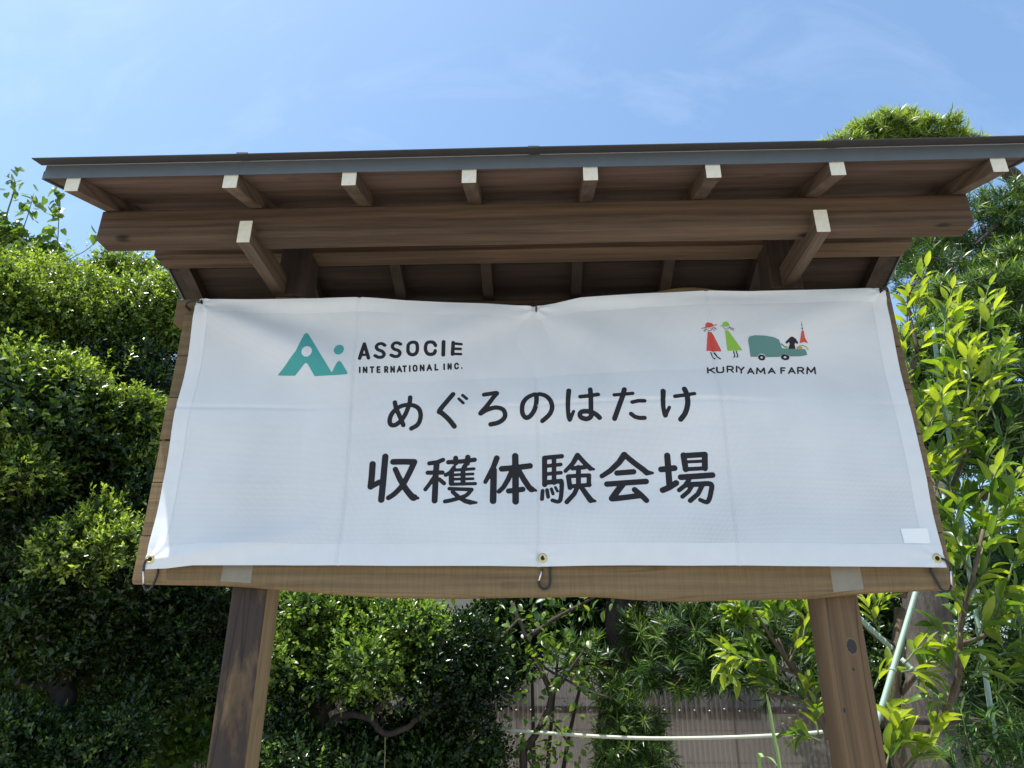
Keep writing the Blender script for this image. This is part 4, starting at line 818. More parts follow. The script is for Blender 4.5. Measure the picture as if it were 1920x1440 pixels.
def far_hedge(name, x0, x1, y, h, label, n):
    r_ = root(name, ((x0+x1)/2, y, 0), label, 'hedge')
    k = max(3, int((x1-x0)/.7)); bl_ = [((x0+(x1-x0)*(i+.5)/k+rng.normal()*.08, y+rng.normal()*.12, h*q), (.55, .35, h*.30)) for i in range(k) for q in (.22, .62)]
    P, D, S = blob_points(bl_, n, (.5, 1.0), .2); foliage('foliage', r_, [sprigs(P, D, S, 8, .09, .05, .026, young=.3)], M['box2'])
    for i in range(k):
        xx = x0+(x1-x0)*(i+.5)/k; MB().tube(spline([(xx, y, -.03), (xx+.03, y, h*.4), (xx-.02, y, h*.75)], 8), np.linspace(.03, .012, 8), 7).build('stem', M['bark'], r_, smooth=True)
far_hedge('background_hedge', -6.2, -1.5, 4.2, 2.1, 'tall leafy hedge far behind the clipped evergreen', 420)
far_hedge('background_hedge', 2.4, 7.0, 4.6, 1.9, 'leafy hedge far behind the citrus tree and the thick grey trunk', 420)
shrub('dark_shrub', [rblob(960, 1170, 2.9, .30, .22, .20), rblob(1040, 1150, 2.9, .28, .22, .2), rblob(1110, 1180, 2.8, .2, .2, .2), rblob(870, 1220, 2.8, .16, .2, .14), rblob(940, 1240, 2.7, .16, .18, .1), rblob(1080, 1080, 3.0, .5, .25, .2)], 'tall dark shrub behind the slender young tree under the banner', M['box2'], 1500, .034, .017, young=.15)
shrub('dark_shrub', [rblob(1640, 1180, 2.3, .16, .18, .26), rblob(1660, 1330, 2.2, .2, .2, .25), rblob(1560, 1180, 2.6, .16, .2, .2)], 'dark leafy shrub in the gap behind the grey right post', M['box2'], 1500, .034, .017, young=.3)

# ---------------------------------------------------------------- rounded clipped tree between the posts
b0 = at(615, 1400, 1.75); t2 = root('clipped_tree', (b0[0], b0[1], 0), 'rounded clipped tree with sunlit top and crooked limbs under the banner', 'tree')
branches(t2, M['bark'], [([(b0[0], b0[1], -.05), at(612, 1440, 1.75), at(612, 1390, 1.76), at(598, 1330, 1.78), at(610, 1280, 1.8)], .055, .035)], 'trunk')
branches(t2, M['bark'], [([at(615, 1375, 1.76), at(632, 1345, 1.74), at(690, 1345, 1.72), at(720, 1375, 1.7), at(760, 1365, 1.7), at(800, 1335, 1.72), at(850, 1310, 1.75)], .018, .009), ([at(605, 1390, 1.75), at(585, 1375, 1.72), at(560, 1370, 1.7)], .018, .01),
    ([at(612, 1330, 1.78), at(640, 1290, 1.8), at(680, 1240, 1.8)], .022, .01), ([at(690, 1345, 1.72), at(740, 1300, 1.75), at(800, 1250, 1.8)], .016, .008), ([at(598, 1330, 1.78), at(560, 1270, 1.75)], .018, .008)])
tops = [rblob(620, 1185, 1.85, .27, .28, .15), rblob(740, 1175, 1.85, .20, .26, .13), rblob(545, 1165, 1.8, .13, .2, .10), rblob(680, 1230, 1.75, .30, .25, .14), rblob(560, 1240, 1.75, .14, .2, .14)]
lows = [rblob(650, 1270, 1.8, .28, .22, .09), rblob(800, 1250, 1.85, .22, .22, .16), rblob(880, 1220, 1.95, .20, .2, .16), rblob(830, 1300, 1.8, .16, .16, .08), rblob(900, 1290, 1.9, .14, .16, .10), rblob(545, 1310, 1.75, .08, .12, .08)]
P, D, S = blob_points(clumps(tops, 60, .04, .09), 2500, (.4, 1.0), .3); pa = [sprigs(P, D, S, 10, .075, .0235, .0125, young=.6, base_tone=.15, jit=.6)]  # top leaves toned lighter, sun put into their colour
P, D, S = blob_points(clumps(lows, 40, .04, .08), 2200, (.3, 1.0), .3); pa.append(sprigs(P, D, S*.3, 9, .07, .022, .0110, young=.1, base_tone=-.12, jit=.6))  # lower leaves toned darker, shade put into their colour
foliage('foliage', t2, pa, M['box2'])
shrub('low_hedge', [rblob(560, 1430, 1.7, .22, .2, .12), rblob(680, 1430, 1.9, .24, .2, .12), rblob(800, 1425, 1.9, .24, .2, .14), rblob(890, 1410, 2.0, .16, .18, .14), rblob(760, 1400, 2.0, .16, .2, .10), rblob(520, 1400, 1.7, .12, .15, .12)], 'low dark clipped hedge under the rounded tree in front of the corrugated fence', M['box2'], 2400, cat='hedge')

# ---------------------------------------------------------------- slender broad-leaved tree in the middle
b0 = at(985, 1440, 2.0); t3 = root('slender_tree', (b0[0], b0[1], 0), 'slender young tree with sparse oval leaves in front of the corrugated fence', 'tree')
branches(t3, M['bark'], [([(b0[0], b0[1], -.05), at(982, 1440, 2.0), at(990, 1400, 2.0), at(1020, 1350, 2.0), at(1032, 1300, 2.0), at(1000, 1230, 2.05), at(960, 1130, 2.1)], .020, .010)], 'trunk')
tw = [([at(990, 1400, 2.0), at(1015, 1425, 1.95), at(1040, 1400, 1.95)], .007, .004), ([at(1025, 1335, 2.0), at(1060, 1385, 1.95), at(1075, 1400, 1.95)], .007, .003), ([at(1030, 1310, 2.0), at(1080, 1240, 1.95), at(1110, 1200, 1.95)], .008, .003), ([at(985, 1200, 2.05), at(1040, 1160, 2.0), at(1130, 1110, 2.0)], .014, .006), ([at(1010, 1250, 2.05), at(1040, 1220, 2.0)], .008, .003), ([at(1000, 1240, 2.05), at(1090, 1290, 1.95), at(1150, 1310, 1.9)], .007, .003), ([at(975, 1160, 2.1), at(930, 1200, 2.0), at(900, 1190, 2.0)], .008, .003)]
branches(t3, M['bark'], tw)
pos = []
for pts, _, _ in tw:
    q = spline(pts, 26)[6:]; pos.append(q+rng.normal(size=q.shape)*.035)
pos.append(np.array([at(1020+rng.normal()*35, 1225+rng.normal()*28, 2.0+rng.normal()*.08) for _ in range(90)])); pos.append(np.array([at(1060+rng.normal()*60, 1300+rng.normal()*40, 2.0+rng.normal()*.08) for _ in range(60)]))
pos.append(np.array([at(1000+rng.normal()*60, 1150+rng.normal()*30, 2.1+rng.normal()*.08) for _ in range(90)])); pos.append(np.array([at(1000+rng.normal()*45, 1390+rng.normal()*30, 2.0+rng.normal()*.06) for _ in range(60)]))
pos = np.vstack(pos); n = len(pos)
leaf_parts(t3, [pos, nrmz(rng.normal(size=(n, 3))+np.array((0, -.3, -.3))), np.array((0, 0, 1.0))+rng.normal(size=(n, 3))*.5, .045*(.6+.7*rng.random(n)), .026*(.6+.7*rng.random(n)), np.clip(.4+.25*rng.normal(size=n), 0, 1)], M['vine'], 'broad')

# ---------------------------------------------------------------- yew pines: shoots set with long narrow leaves
def tufts(pts, n, L0=.075, W0=.0075, out=None, upb=.5, depth=None, young=.3):
    out = rand_dirs(len(pts))*.5 if out is None else out; depth = np.ones(len(pts)) if depth is None else depth
    return sprigs(pts, out, depth, n, .055, L0, W0, 'needle', upb=upb, spread=1.0, jit=.3, young=young)
b0 = at(1165, 1440, 2.45); t4 = root('yew_pine', (b0[0], b0[1], 0), 'dark yew pine with whorls of narrow leaves behind the banner between the posts', 'tree')
branches(t4, M['bark'], [([(b0[0], b0[1], -.05), at(1160, 1440, 2.45), at(1165, 1320, 2.45), at(1175, 1200, 2.5), at(1165, 1100, 2.5), at(1160, 900, 2.55)], .12, .10)], 'trunk')
branches(t4, M['bark'], [([at(1170, 1200, 2.45), at(1260, 1190, 2.3), at(1360, 1170, 2.2), at(1430, 1180, 2.2)], .04, .015), ([at(1165, 1250, 2.45), at(1250, 1280, 2.25), at(1360, 1270, 2.1)], .03, .01), ([at(1160, 1240, 2.45), at(1110, 1240, 2.3), at(1080, 1250, 2.2)], .025, .01), ([at(1165, 1330, 2.45), at(1210, 1380, 2.2), at(1230, 1450, 2.2)], .02, .01)])
bl = [rblob(1300, 1190, 2.25, .28, .20, .10), rblob(1400, 1180, 2.2, .22, .2, .12), rblob(1270, 1260, 2.2, .24, .18, .08), rblob(1370, 1255, 2.1, .20, .16, .08), rblob(1460, 1240, 2.2, .16, .16, .14), rblob(1100, 1230, 2.3, .14, .14, .07), rblob(1210, 1190, 2.3, .12, .12, .06), rblob(1330, 1130, 2.4, .34, .2, .10)]
P, D, S = blob_points(bl, 210, (.5, 1.0), .1); pa = [tufts(P, 26, out=D, depth=S, young=.12)]
bl = [rblob(1195, 1370, 2.15, .10, .10, .14), rblob(1215, 1430, 2.1, .10, .10, .14), rblob(1160, 1420, 2.1, .10, .10, .14), rblob(1165, 1310, 2.2, .10, .1, .08)]
P, D, S = blob_points(bl, 700, (.3, 1.0), .1); pa.append(tufts(P, 20, .055, .005, out=D, upb=-.3, depth=S, young=.1))
bl = [rblob(1200, 900, 2.7, .55, .4, .22), rblob(1050, 980, 2.8, .45, .4, .2), rblob(1380, 960, 2.6, .45, .4, .2), rblob(1200, 1060, 2.5, .5, .3, .14), rblob(1300, 800, 2.9, .5, .4, .2), rblob(1090, 1140, 2.7, .2, .2, .1)]  # crown mostly hidden by the banner, added to shade the trunk
P, D, S = blob_points(bl, 170, (.4, 1.0), .15); pa.append(tufts(P, 20, .085, .009, out=D, depth=S, young=.2))
foliage('foliage', t4, pa, M['yew'], 'needle')

b0 = at(1900, 1300, 3.2); t5 = root('yew_pine', (b0[0]+.5, b0[1], 0), 'tall yew pine with dark spreading limbs rising above the roof behind the citrus tree', 'tree')
bx = b0[0]+.5
branches(t5, M['bark'], [([(bx, b0[1], -.05), (bx, b0[1], 1.2), at(2020, 900, 3.2), at(2000, 600, 3.2), at(1960, 420, 3.2), at(1860, 300, 3.2), at(1720, 250, 3.3)], .16, .03)], 'trunk')
branches(t5, M['bark'], [([at(1985, 560, 3.2), at(1880, 470, 3.1), at(1800, 560, 2.9), at(1720, 560, 2.8)], .05, .012), ([at(2000, 620, 3.2), at(1900, 520, 3.0), at(1840, 420, 3.0)], .045, .012), ([at(2010, 700, 3.2), at(1900, 640, 2.7), at(1800, 600, 2.5)], .04, .012), ([at(2020, 880, 3.2), at(1900, 905, 3.0), at(1800, 945, 2.9), at(1770, 950, 2.9)], .06, .018), ([at(2020, 860, 3.2), at(1890, 770, 2.9), at(1780, 720, 2.8)], .04, .012), ([at(2020, 940, 3.2), at(1910, 980, 3.1), at(1820, 960, 3.1)], .03, .01),
    ([at(1960, 420, 3.2), at(1900, 400, 3.0), at(1830, 460, 2.9)], .035, .01), ([at(2010, 760, 3.2), at(1890, 690, 2.8), at(1840, 720, 2.7)], .03, .01), ([at(1820, 560, 2.9), at(1780, 500, 2.9), at(1740, 480, 2.9)], .016, .006), ([at(1860, 500, 3.0), at(1830, 560, 2.9), at(1800, 620, 2.8)], .014, .006)])
bl = [rblob(1650, 262, 3.4, .26, .26, .10), rblob(1740, 270, 3.4, .24, .24, .10), rblob(1580, 290, 3.4, .16, .18, .07), rblob(1690, 246, 3.45, .16, .18, .08), rblob(1790, 285, 3.4, .18, .18, .06)]
P, D, S = blob_points(bl, 480, (.4, 1.05), .15); pa = [tufts(P, 22, .078, .0085, out=D, depth=S, upb=.8, young=.5)]; pa[0][5] = np.clip(pa[0][5]+.3, 0, 1)
bl = [rblob(1850, 560, 2.6, .30, .28, .10), rblob(1910, 500, 2.7, .24, .24, .09), rblob(1800, 620, 2.5, .24, .2, .08), rblob(1890, 640, 2.55, .24, .22, .08), rblob(1770, 560, 2.6, .12, .14, .06), rblob(1730, 650, 2.5, .2, .2, .12), rblob(1750, 740, 2.6, .2, .2, .14)]
P, D, S = blob_points(bl, 330, (.35, 1.05), .12); pa.append(tufts(P, 22, .075, .0075, out=D, depth=S, upb=.7, young=.45))
bl = [rblob(1840, 420, 3.1, .36, .3, .16), rblob(1910, 380, 3.0, .26, .26, .16), rblob(1760, 520, 3.1, .30, .28, .12), rblob(1860, 480, 3.2, .30, .3, .12), rblob(1720, 480, 3.2, .24, .24, .10), rblob(1920, 470, 3.3, .24, .24, .14), rblob(1890, 790, 2.9, .30, .28, .16), rblob(1800, 780, 2.9, .24, .24, .14), rblob(1920, 720, 3.0, .2, .22, .14), rblob(1850, 850, 3.0, .24, .24, .10), rblob(1760, 850, 3.0, .2, .2, .12), rblob(1770, 690, 2.9, .18, .2, .10)]
P, D, S = blob_points(bl, 190, (.3, 1.0), .15); pa.append(tufts(P, 20, .075, .007, out=D, depth=S*.5, upb=.3, young=.12))
branches(t5, M['bark'], [([(bx, b0[1], 2.4), (bx+.3, b0[1], 2.5), (b0[0]+1.0, b0[1]+.2, 2.68)], .03, .01), ([(bx, b0[1], 3.0), (bx+.3, b0[1], 3.2), (b0[0]+1.1, b0[1], 3.38)], .03, .01), ([at(2000, 600, 3.2), (bx+.2, b0[1]+.1, 4.1), (b0[0]+1.0, b0[1]+.2, 4.28)], .03, .01), ([(bx, b0[1], 1.6), (bx+.4, b0[1]-.1, 1.9), (b0[0]+1.2, b0[1]-.2, 2.0)], .03, .01)])
bl = [((b0[0]+1.0, b0[1]+.2, 4.3), (.45, .4, .16)), ((b0[0]+1.1, b0[1], 3.4), (.5, .4, .18)), ((b0[0]+.9, b0[1]+.3, 2.7), (.45, .4, .16)), ((b0[0]+.3, b0[1]+.5, 4.9), (.4, .35, .16)), ((b0[0]+1.2, b0[1]-.2, 2.0), (.4, .35, .2))]
P, D, S = blob_points(bl, 170, (.3, 1.0), .15); pa.append(tufts(P, 20, .08, .008, out=D, depth=S*.6, upb=.6, young=.3))
bl = [rblob(1730, 820, 2.2, .18, .18, .2), rblob(1800, 700, 2.4, .25, .2, .12), rblob(1880, 1060, 2.6, .25, .2, .10), rblob(1760, 1040, 2.3, .16, .16, .14), rblob(1900, 860, 2.6, .2, .2, .14), rblob(1840, 780, 2.5, .22, .2, .16), rblob(1700, 960, 2.2, .14, .16, .16)]
P, D, S = blob_points(bl, 480, (.3, 1.0), .15); pa.append(tufts(P, 22, .075, .0075, out=D, depth=S*.5, upb=.5, young=.25))
foliage('foliage', t5, pa, M['yew'], 'needle')

# grey trunk behind the citrus, with undergrowth around it
b0 = at(1745, 1300, 1.75); t6 = root('big_trunk_tree', (b0[0], b0[1], 0), 'thick grey fibrous tree trunk standing behind the citrus tree', 'tree')
branches(t6, M['bark_grey'], [([(b0[0], b0[1], -.05), at(1750, 1440, 1.75), at(1745, 1250, 1.75), at(1735, 1050, 1.75), at(1760, 900, 2.0), at(1800, 820, 2.4)], .125, .07)], 'trunk')
branches(t6, M['bark'], [([at(1640, 1350, 1.5), at(1740, 1352, 1.55), at(1800, 1350, 1.55), at(1850, 1355, 1.5)], .018, .012)])
bl = [rblob(1850, 1180, 2.3, .3, .25, .3), rblob(1930, 1080, 2.4, .3, .25, .3), rblob(1840, 1320, 2.3, .3, .25, .3), rblob(1940, 1300, 2.3, .3, .25, .35)]
P, D, S = blob_points(bl, 150, (.3, 1.0), .15); foliage('foliage', t6, [tufts(P, 20, .085, .008, out=D, depth=S*.5, upb=.2, young=.2)], M['yew'], 'needle')

# ---------------------------------------------------------------- citrus trees: every leaf on its twig
LEAFMESH = []
CIT = []
for k in range(4):
    V_, F_ = broad_tpl(.12+.12*k, .10+.08*k); V_ = V_*np.array((1, .30+.03*k, 1))
    LEAFMESH.append((V_, F_))
def citrus(tree, twigs, cap, L0=.074):
    """twigs: (points, r0, r1, number of leaves, age); nearest leaves become parts, the rest one joined part"""
    rec = []
    for pts, r0, r1, nl, age in twigs:
        P = spline(pts, 30); T = nrmz(np.gradient(P, axis=0))
        MB().tube(P[::3], np.linspace(r0, r1, len(P[::3])), 6).build('twig', M['twig'] if r0 < .006 else M['bark_citrus'], tree, smooth=True)
        if not nl: continue
        for i in range(nl):
            t = .25+.75*(i+.5)/nl; j = min(29, int(t*29)); d = T[j]
            a = nrmz(np.cross(d, np.array((.3, .2, 1.0)))); b_ = np.cross(d, a); q = 2.4*i+rng.random()*.9
            rad = a*math.cos(q)+b_*math.sin(q)
            ax = nrmz(d*(.75+.6*t)+rad*.8+np.array((0, -.05, .15))+rng.normal(size=3)*.18)
            up = nrmz(np.array((0, 0, 1.0))+d*.5+rng.normal(size=3)*.35)
            rec.append((P[j]+rad*(r1+.004), ax, up, L0*(.65+.6*rng.random())*(1.08-.3*t*t), min(1, max(0, age+.22*rng.normal()+.25*(t-.5)))))
    rec.sort(key=lambda r_: np.linalg.norm(r_[0]-CAM))
    o = WLOC[tree.name]
    for pos, ax, up, Ln, age in rec[:cap]:
        CIT.append((tree, pos, ax, up, Ln, age))
    if rec[cap:]:
        q = rec[cap:]
        foliage('foliage', tree, [[np.array([r_[0] for r_ in q]), np.array([r_[1] for r_ in q]), np.array([r_[2] for r_ in q]), np.array([r_[3] for r_ in q]), np.array([r_[3] for r_ in q])*.36, np.array([r_[4] for r_ in q])]], M['citrus'], 'broad')

def tw(px, py, dx, dy, Y, nl, age, bend=0, r=.0032, dY=.0):
    a = at(px, py, Y); c = at(px+dx, py+dy, Y+dY); m_ = (a+c)/2+np.array((bend, .01, .01))
    return ([a, m_, c], r, r*.45, nl, age)
b0 = at(1690, 1440, 1.15); t7 = root('citrus_tree', (b0[0], b0[1], 0), 'citrus tree with bright yellow-green leaves beside the grey right post', 'tree')
main = [([(b0[0], b0[1], -.05), at(1690, 1440, 1.15), at(1672, 1330, 1.1), at(1685, 1200, 1.1), at(1690, 1120, 1.1)], .028, .020, 0, .5),
  ([at(1690, 1120, 1.1), at(1695, 1000, 1.05), at(1705, 850, 1.0), at(1705, 720, .95), at(1725, 640, .9)], .020, .010, 0, .5),
  ([at(1685, 1215, 1.1), at(1640, 1190, 1.1), at(1605, 1150, 1.15)], .014, .008, 0, .5),
  ([at(1690, 1120, 1.1), at(1760, 980, 1.0), at(1790, 900, .9), at(1850, 760, .8)], .014, .006, 0, .5),
  ([at(1700, 1440, 1.0), at(1790, 1300, .8), at(1800, 1180, .7), at(1825, 1080, .6), at(1850, 960, .6)], .012, .005, 0, .5),
  ([at(1690, 1300, 1.1), at(1760, 1220, .9), at(1850, 1190, .8), at(1920, 1100, .75)], .010, .005, 0, .5),
  ([at(1720, 660, .9), at(1712, 620, .9), at(1702, 560, .9), at(1722, 520, .9), at(1735, 485, .88)], .007, .003, 0, .5)]
tws = []
# upper sprays, yellow
tws += [tw(1702, 640, 5, -115, .9, 13, .95), tw(1705, 700, -15, -90, .88, 10, .85), tw(1715, 590, 25, -95, .88, 9, 1.0), tw(1700, 690, 45, -60, .9, 8, .8), tw(1700, 760, -12, -70, .85, 9, .7), tw(1708, 800, 40, -70, .85, 9, .8),
 tw(1740, 800, 60, -100, .8, 12, .85), tw(1760, 820, 70, -60, .8, 11, .8), tw(1720, 860, 40, -95, .8, 12, .75), tw(1730, 900, 60, -80, .85, 12, .7), tw(1715, 960, 20, -100, .8, 12, .75), tw(1750, 930, 45, -90, .8, 10, .7), tw(1700, 930, 30, -60, .9, 9, .6), tw(1780, 880, 50, -80, .8, 10, .6),
 tw(1815, 760, 15, -130, .75, 10, .95), tw(1820, 720, -5, -80, .75, 8, 1.0), tw(1840, 760, 50, -100, .75, 9, .65), tw(1870, 690, 20, -50, .75, 6, .55), tw(1850, 780, 40, -60, .75, 8, .6), tw(1800, 700, -20, -80, .8, 8, .7),
 tw(1735, 780, -20, -90, .95, 10, .6), tw(1760, 760, 20, -110, .95, 10, .6), tw(1725, 840, -15, -70, .95, 9, .55)]
# middle right
tws += [tw(1850, 960, 30, -100, .6, 8, .5), tw(1830, 1060, 50, -70, .6, 10, .5), tw(1825, 1080, -40, -90, .6, 9, .45), tw(1850, 1010, 60, -60, .6, 10, .6), tw(1880, 1000, 30, -90, .6, 9, .55), tw(1800, 1000, 0, -60, .7, 7, .45), tw(1890, 1090, 35, -70, .65, 9, .5), tw(1810, 1150, -35, -60, .6, 8, .45), tw(1815, 1130, 45, -70, .6, 9, .5), tw(1860, 1160, 50, -60, .6, 9, .5), tw(1770, 1110, 25, -90, .7, 8, .45), tw(1900, 1180, 30, -80, .65, 9, .5), tw(1830, 1200, 50, -50, .6, 9, .4), tw(1790, 1200, -45, -30, .6, 8, .4), tw(1790, 1230, 60, -10, .6, 9, .35), tw(1890, 940, 40, -70, .65, 7, .6), tw(1915, 1000, 10, -90, .65, 7, .6)]
# lower
tws += [tw(1700, 1240, 45, -30, .75, 9, .85), tw(1690, 1260, 60, 10, .75, 9, .7), tw(1650, 1190, -25, -70, 1.1, 10, .85), tw(1640, 1170, 20, -60, 1.1, 9, .85), tw(1720, 1290, 30, -60, .8, 8, .5), tw(1680, 1400, 0, -60, .7, 10, .95), tw(1685, 1420, 25, -40, .7, 9, .9), tw(1740, 1400, 28, -50, .75, 6, .85), tw(1660, 1440, 30, -50, .7, 10, .8), tw(1700, 1440, 50, -30, .7, 8, .75), tw(1820, 1270, 50, -10, .65, 8, .4), tw(1870, 1300, 50, -40, .65, 9, .45), tw(1640, 1290, 30, -40, .9, 8, .8), tw(1760, 1250, 40, -40, .8, 8, .45), tw(1800, 1330, -60, -20, .75, 8, .45), tw(1650, 1340, 40, -20, .9, 7, .7), tw(1870, 1230, 50, 0, .65, 8, .45), tw(1900, 1260, 30, -50, .7, 8, .5)]
for _ in range(42):
    px = rng.uniform(1700, 1890); py = rng.uniform(620, 1000)
    if px < 1690+(py-560)*.18: continue
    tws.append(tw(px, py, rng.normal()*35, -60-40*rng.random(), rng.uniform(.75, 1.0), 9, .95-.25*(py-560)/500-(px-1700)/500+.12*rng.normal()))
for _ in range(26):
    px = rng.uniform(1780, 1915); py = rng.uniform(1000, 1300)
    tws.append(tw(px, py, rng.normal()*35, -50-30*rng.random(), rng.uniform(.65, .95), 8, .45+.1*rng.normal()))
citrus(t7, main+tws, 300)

b0 = at(1590, 1440, 1.3); t8 = root('citrus_tree', (b0[0], b0[1], 0), 'second citrus with leaning limb between the yew pine and the right post', 'tree')
main = [([(b0[0], b0[1], -.05), at(1585, 1440, 1.3), at(1545, 1360, 1.25), at(1510, 1280, 1.2), at(1470, 1230, 1.15), at(1455, 1180, 1.15)], .024, .010, 0, .5),
  ([at(1555, 1385, 1.25), at(1520, 1320, 1.2), at(1450, 1305, 1.1), at(1420, 1295, 1.1)], .012, .004, 0, .5), ([at(1500, 1265, 1.2), at(1440, 1245, 1.1), at(1390, 1235, 1.05)], .008, .003, 0, .5), ([at(1480, 1240, 1.15), at(1500, 1180, 1.15), at(1500, 1120, 1.15)], .010, .004, 0, .5), ([at(1470, 1230, 1.15), at(1430, 1170, 1.1), at(1400, 1120, 1.1)], .008, .003, 0, .5)]
tws = [tw(1440, 1240, -70, 0, 1.05, 12, .7), tw(1400, 1240, -50, -20, 1.0, 9, .8), tw(1440, 1200, -60, -40, 1.1, 11, .6), tw(1420, 1170, -50, -40, 1.1, 10, .6), tw(1460, 1180, -20, -60, 1.1, 10, .5), tw(1490, 1170, 15, -60, 1.1, 11, .75), tw(1505, 1200, 20, -70, 1.05, 10, .8), tw(1480, 1240, 40, -60, 1.1, 10, .5), tw(1500, 1250, 20, -50, 1.1, 8, .5), tw(1450, 1290, -30, -30, 1.1, 9, .45), tw(1480, 1300, -50, -10, 1.1, 9, .45), tw(1510, 1330, 5, -50, 1.15, 8, .5), tw(1540, 1390, -55, -10, 1.05, 12, .6), tw(1535, 1380, -5, -60, 1.1, 11, .6), tw(1520, 1320, 25, -40, 1.15, 8, .5), tw(1430, 1140, -70, 10, 1.1, 9, .7), tw(1460, 1130, 30, -20, 1.1, 9, .6), tw(1400, 1270, -25, 10, 1.05, 6, .6), tw(1370, 1240, -10, 25, 1.0, 5, .85)]
for _ in range(16):
    tws.append(tw(rng.uniform(1380, 1540), rng.uniform(1150, 1300), rng.normal()*35-15, -45-25*rng.random(), rng.uniform(1.05, 1.35), 8, .45+.15*rng.normal()))
citrus(t8, main+tws, 300, .07)

# leaves of the near citrus as parts; four shapes x five ages share their mesh data
leafdata = {}
for tree, pos, ax, up, Ln, age in CIT:
    k = int(rng.integers(4)); g_ = min(4, int(age*5)); key = (k, g_)
    if key not in leafdata:
        V_, F_ = LEAFMESH[k]; leafdata[key] = np_mesh('citrus_leaf', V_, F_, M['citrus'], np.full(len(V_), (g_+.5)/5), smooth=True)
    ax = nrmz(ax); side = nrmz(np.cross(ax, up)); nm = np.cross(side, ax)
    ob = bpy.data.objects.new('leaf', leafdata[key]); COL.objects.link(ob); ob.parent = tree
    p_ = pos-WLOC[tree.name]
    ob.matrix_local = Matrix(((ax[0]*Ln, side[0]*Ln, nm[0]*Ln, p_[0]), (ax[1]*Ln, side[1]*Ln, nm[1]*Ln, p_[1]), (ax[2]*Ln, side[2]*Ln, nm[2]*Ln, p_[2]), (0, 0, 0, 1)))

# ---------------------------------------------------------------- heart-leaved tree above the evergreen, far left
b0 = at(-40, 1200, 2.9); t9 = root('broadleaf_tree', (b0[0], b0[1], 0), 'broad-leaved tree with drooping heart-shaped leaves rising above the clipped evergreen', 'tree')
branches(t9, M['bark'], [([(b0[0], b0[1], -.05), (b0[0], b0[1], 1.5), at(-30, 700, 2.9), at(20, 480, 2.9)], .06, .02)], 'trunk')
tw9 = [([at(20, 500, 2.9), at(10, 420, 2.85), at(28, 350, 2.8), at(22, 325, 2.8)], .008, .003), ([at(20, 500, 2.9), at(90, 430, 2.8), at(115, 470, 2.75)], .006, .003), ([at(108, 455, 2.7), at(110, 400, 2.7), at(104, 352, 2.7)], .004, .002), ([at(20, 490, 2.9), at(50, 410, 2.8), at(64, 360, 2.8)], .005, .002), ([at(0, 500, 2.9), at(-20, 430, 2.8), at(-10, 370, 2.8)], .006, .003), ([at(60, 520, 2.9), at(160, 470, 2.8), at(185, 440, 2.8)], .004, .002)]
branches(t9, M['twig'], tw9, 'twig')
pos = []
for pts, _, _ in tw9[:5]:
    q = np.repeat(spline(pts, 18)[5:], 2, 0); pos.append(q+rng.normal(size=q.shape)*.03)
pos.append(np.array([at(181, 437, 2.8), at(176, 441, 2.78)]))
P, D, S = blob_points([rblob(20, 450, 2.9, .22, .2, .13), rblob(70, 480, 2.85, .16, .18, .08), rblob(-40, 430, 2.9, .2, .2, .2), rblob(95, 470, 2.8, .1, .1, .05), rblob(300, 520, 3.0, .2, .2, .15)], 620, (.3, 1.0), .15); pos.append(P)
pos = np.vstack(pos); n = len(pos)
leaf_parts(t9, [pos, nrmz(rng.normal(size=(n, 3))*.6+np.array((0, -.3, -.5))), np.array((0, -.5, .8))+rng.normal(size=(n, 3))*.4, .068*(.7+.6*rng.random(n)), .056*(.7+.6*rng.random(n)), np.clip(.5+.25*rng.normal(size=n), 0, 1)], M['vine'], 'heart')

# ---------------------------------------------------------------- lily-like plant at the lower right, grass at the post
b0 = at(1850, 1400, .95); t10 = root('strap_leaf_plant', (b0[0], b0[1], 0), 'strap-leaved plant with arching narrow leaves below the citrus tree', 'plant')
pos, ax = [], []
for (px, py) in ((1800, 1330), (1830, 1400), (1880, 1420), (1780, 1400), (1900, 1360), (1850, 1340)):
    c = at(px, py, .95+.1*rng.normal())
    MB().tube(spline([(c[0], c[1], -.03), (c[0]+.01, c[1], c[2]*.6), tuple(c)], 8), np.linspace(.006, .003, 8), 6).build('stem', M['twig'], t10, smooth=True)
    for i in range(34): pos.append(c+np.array((0, 0, -.10*rng.random()))); ax.append(nrmz(rng.normal(size=3)*np.array((1, .8, .35))+np.array((0, 0, .25))))
pos, ax = np.array(pos), np.array(ax); n = len(pos)
foliage('foliage', t10, [[pos, ax, np.array((0, 0, 1.0))+rng.normal(size=(n, 3))*.2, .13*(.6+.6*rng.random(n)), .011*np.ones(n), np.clip(.35+.2*rng.normal(size=n), 0, 1)]], M['lily'], 'needle')
b0 = at(1458, 1440, .9); t11 = root('grass_clump', (b0[0], b0[1], 0), 'tall grass blades rising in front of the corrugated fence', 'grass')
for pts in ([(b0[0], b0[1], -.02), (b0[0], b0[1], .8), at(1462, 1440, .9), at(1452, 1385, .9), at(1443, 1330, .9), at(1436, 1298, .9)], [(b0[0], b0[1], -.02), (b0[0]-.03, b0[1], .8), at(1425, 1440, .88), at(1432, 1420, .86), at(1445, 1421, .85), at(1458, 1436, .84)]):
    Q = spline(pts, 30); w = np.interp(np.linspace(0, 1, 30), [0, .5, .85, 1], [.004, .006, .0045, .0006]); V_ = []
    for q, ww in zip(Q, w): V_ += [(q[0]-ww, q[1], q[2]), (q[0], q[1]+ww*.6, q[2]-.0005), (q[0]+ww, q[1], q[2])]
    mb = MB().add(V_, [f_ for i in range(29) for f_ in ((3*i, 3*i+1, 3*i+4, 3*i+3), (3*i+1, 3*i+2, 3*i+5, 3*i+4))])
    mb.build('blade', M['blade'], t11, smooth=True)

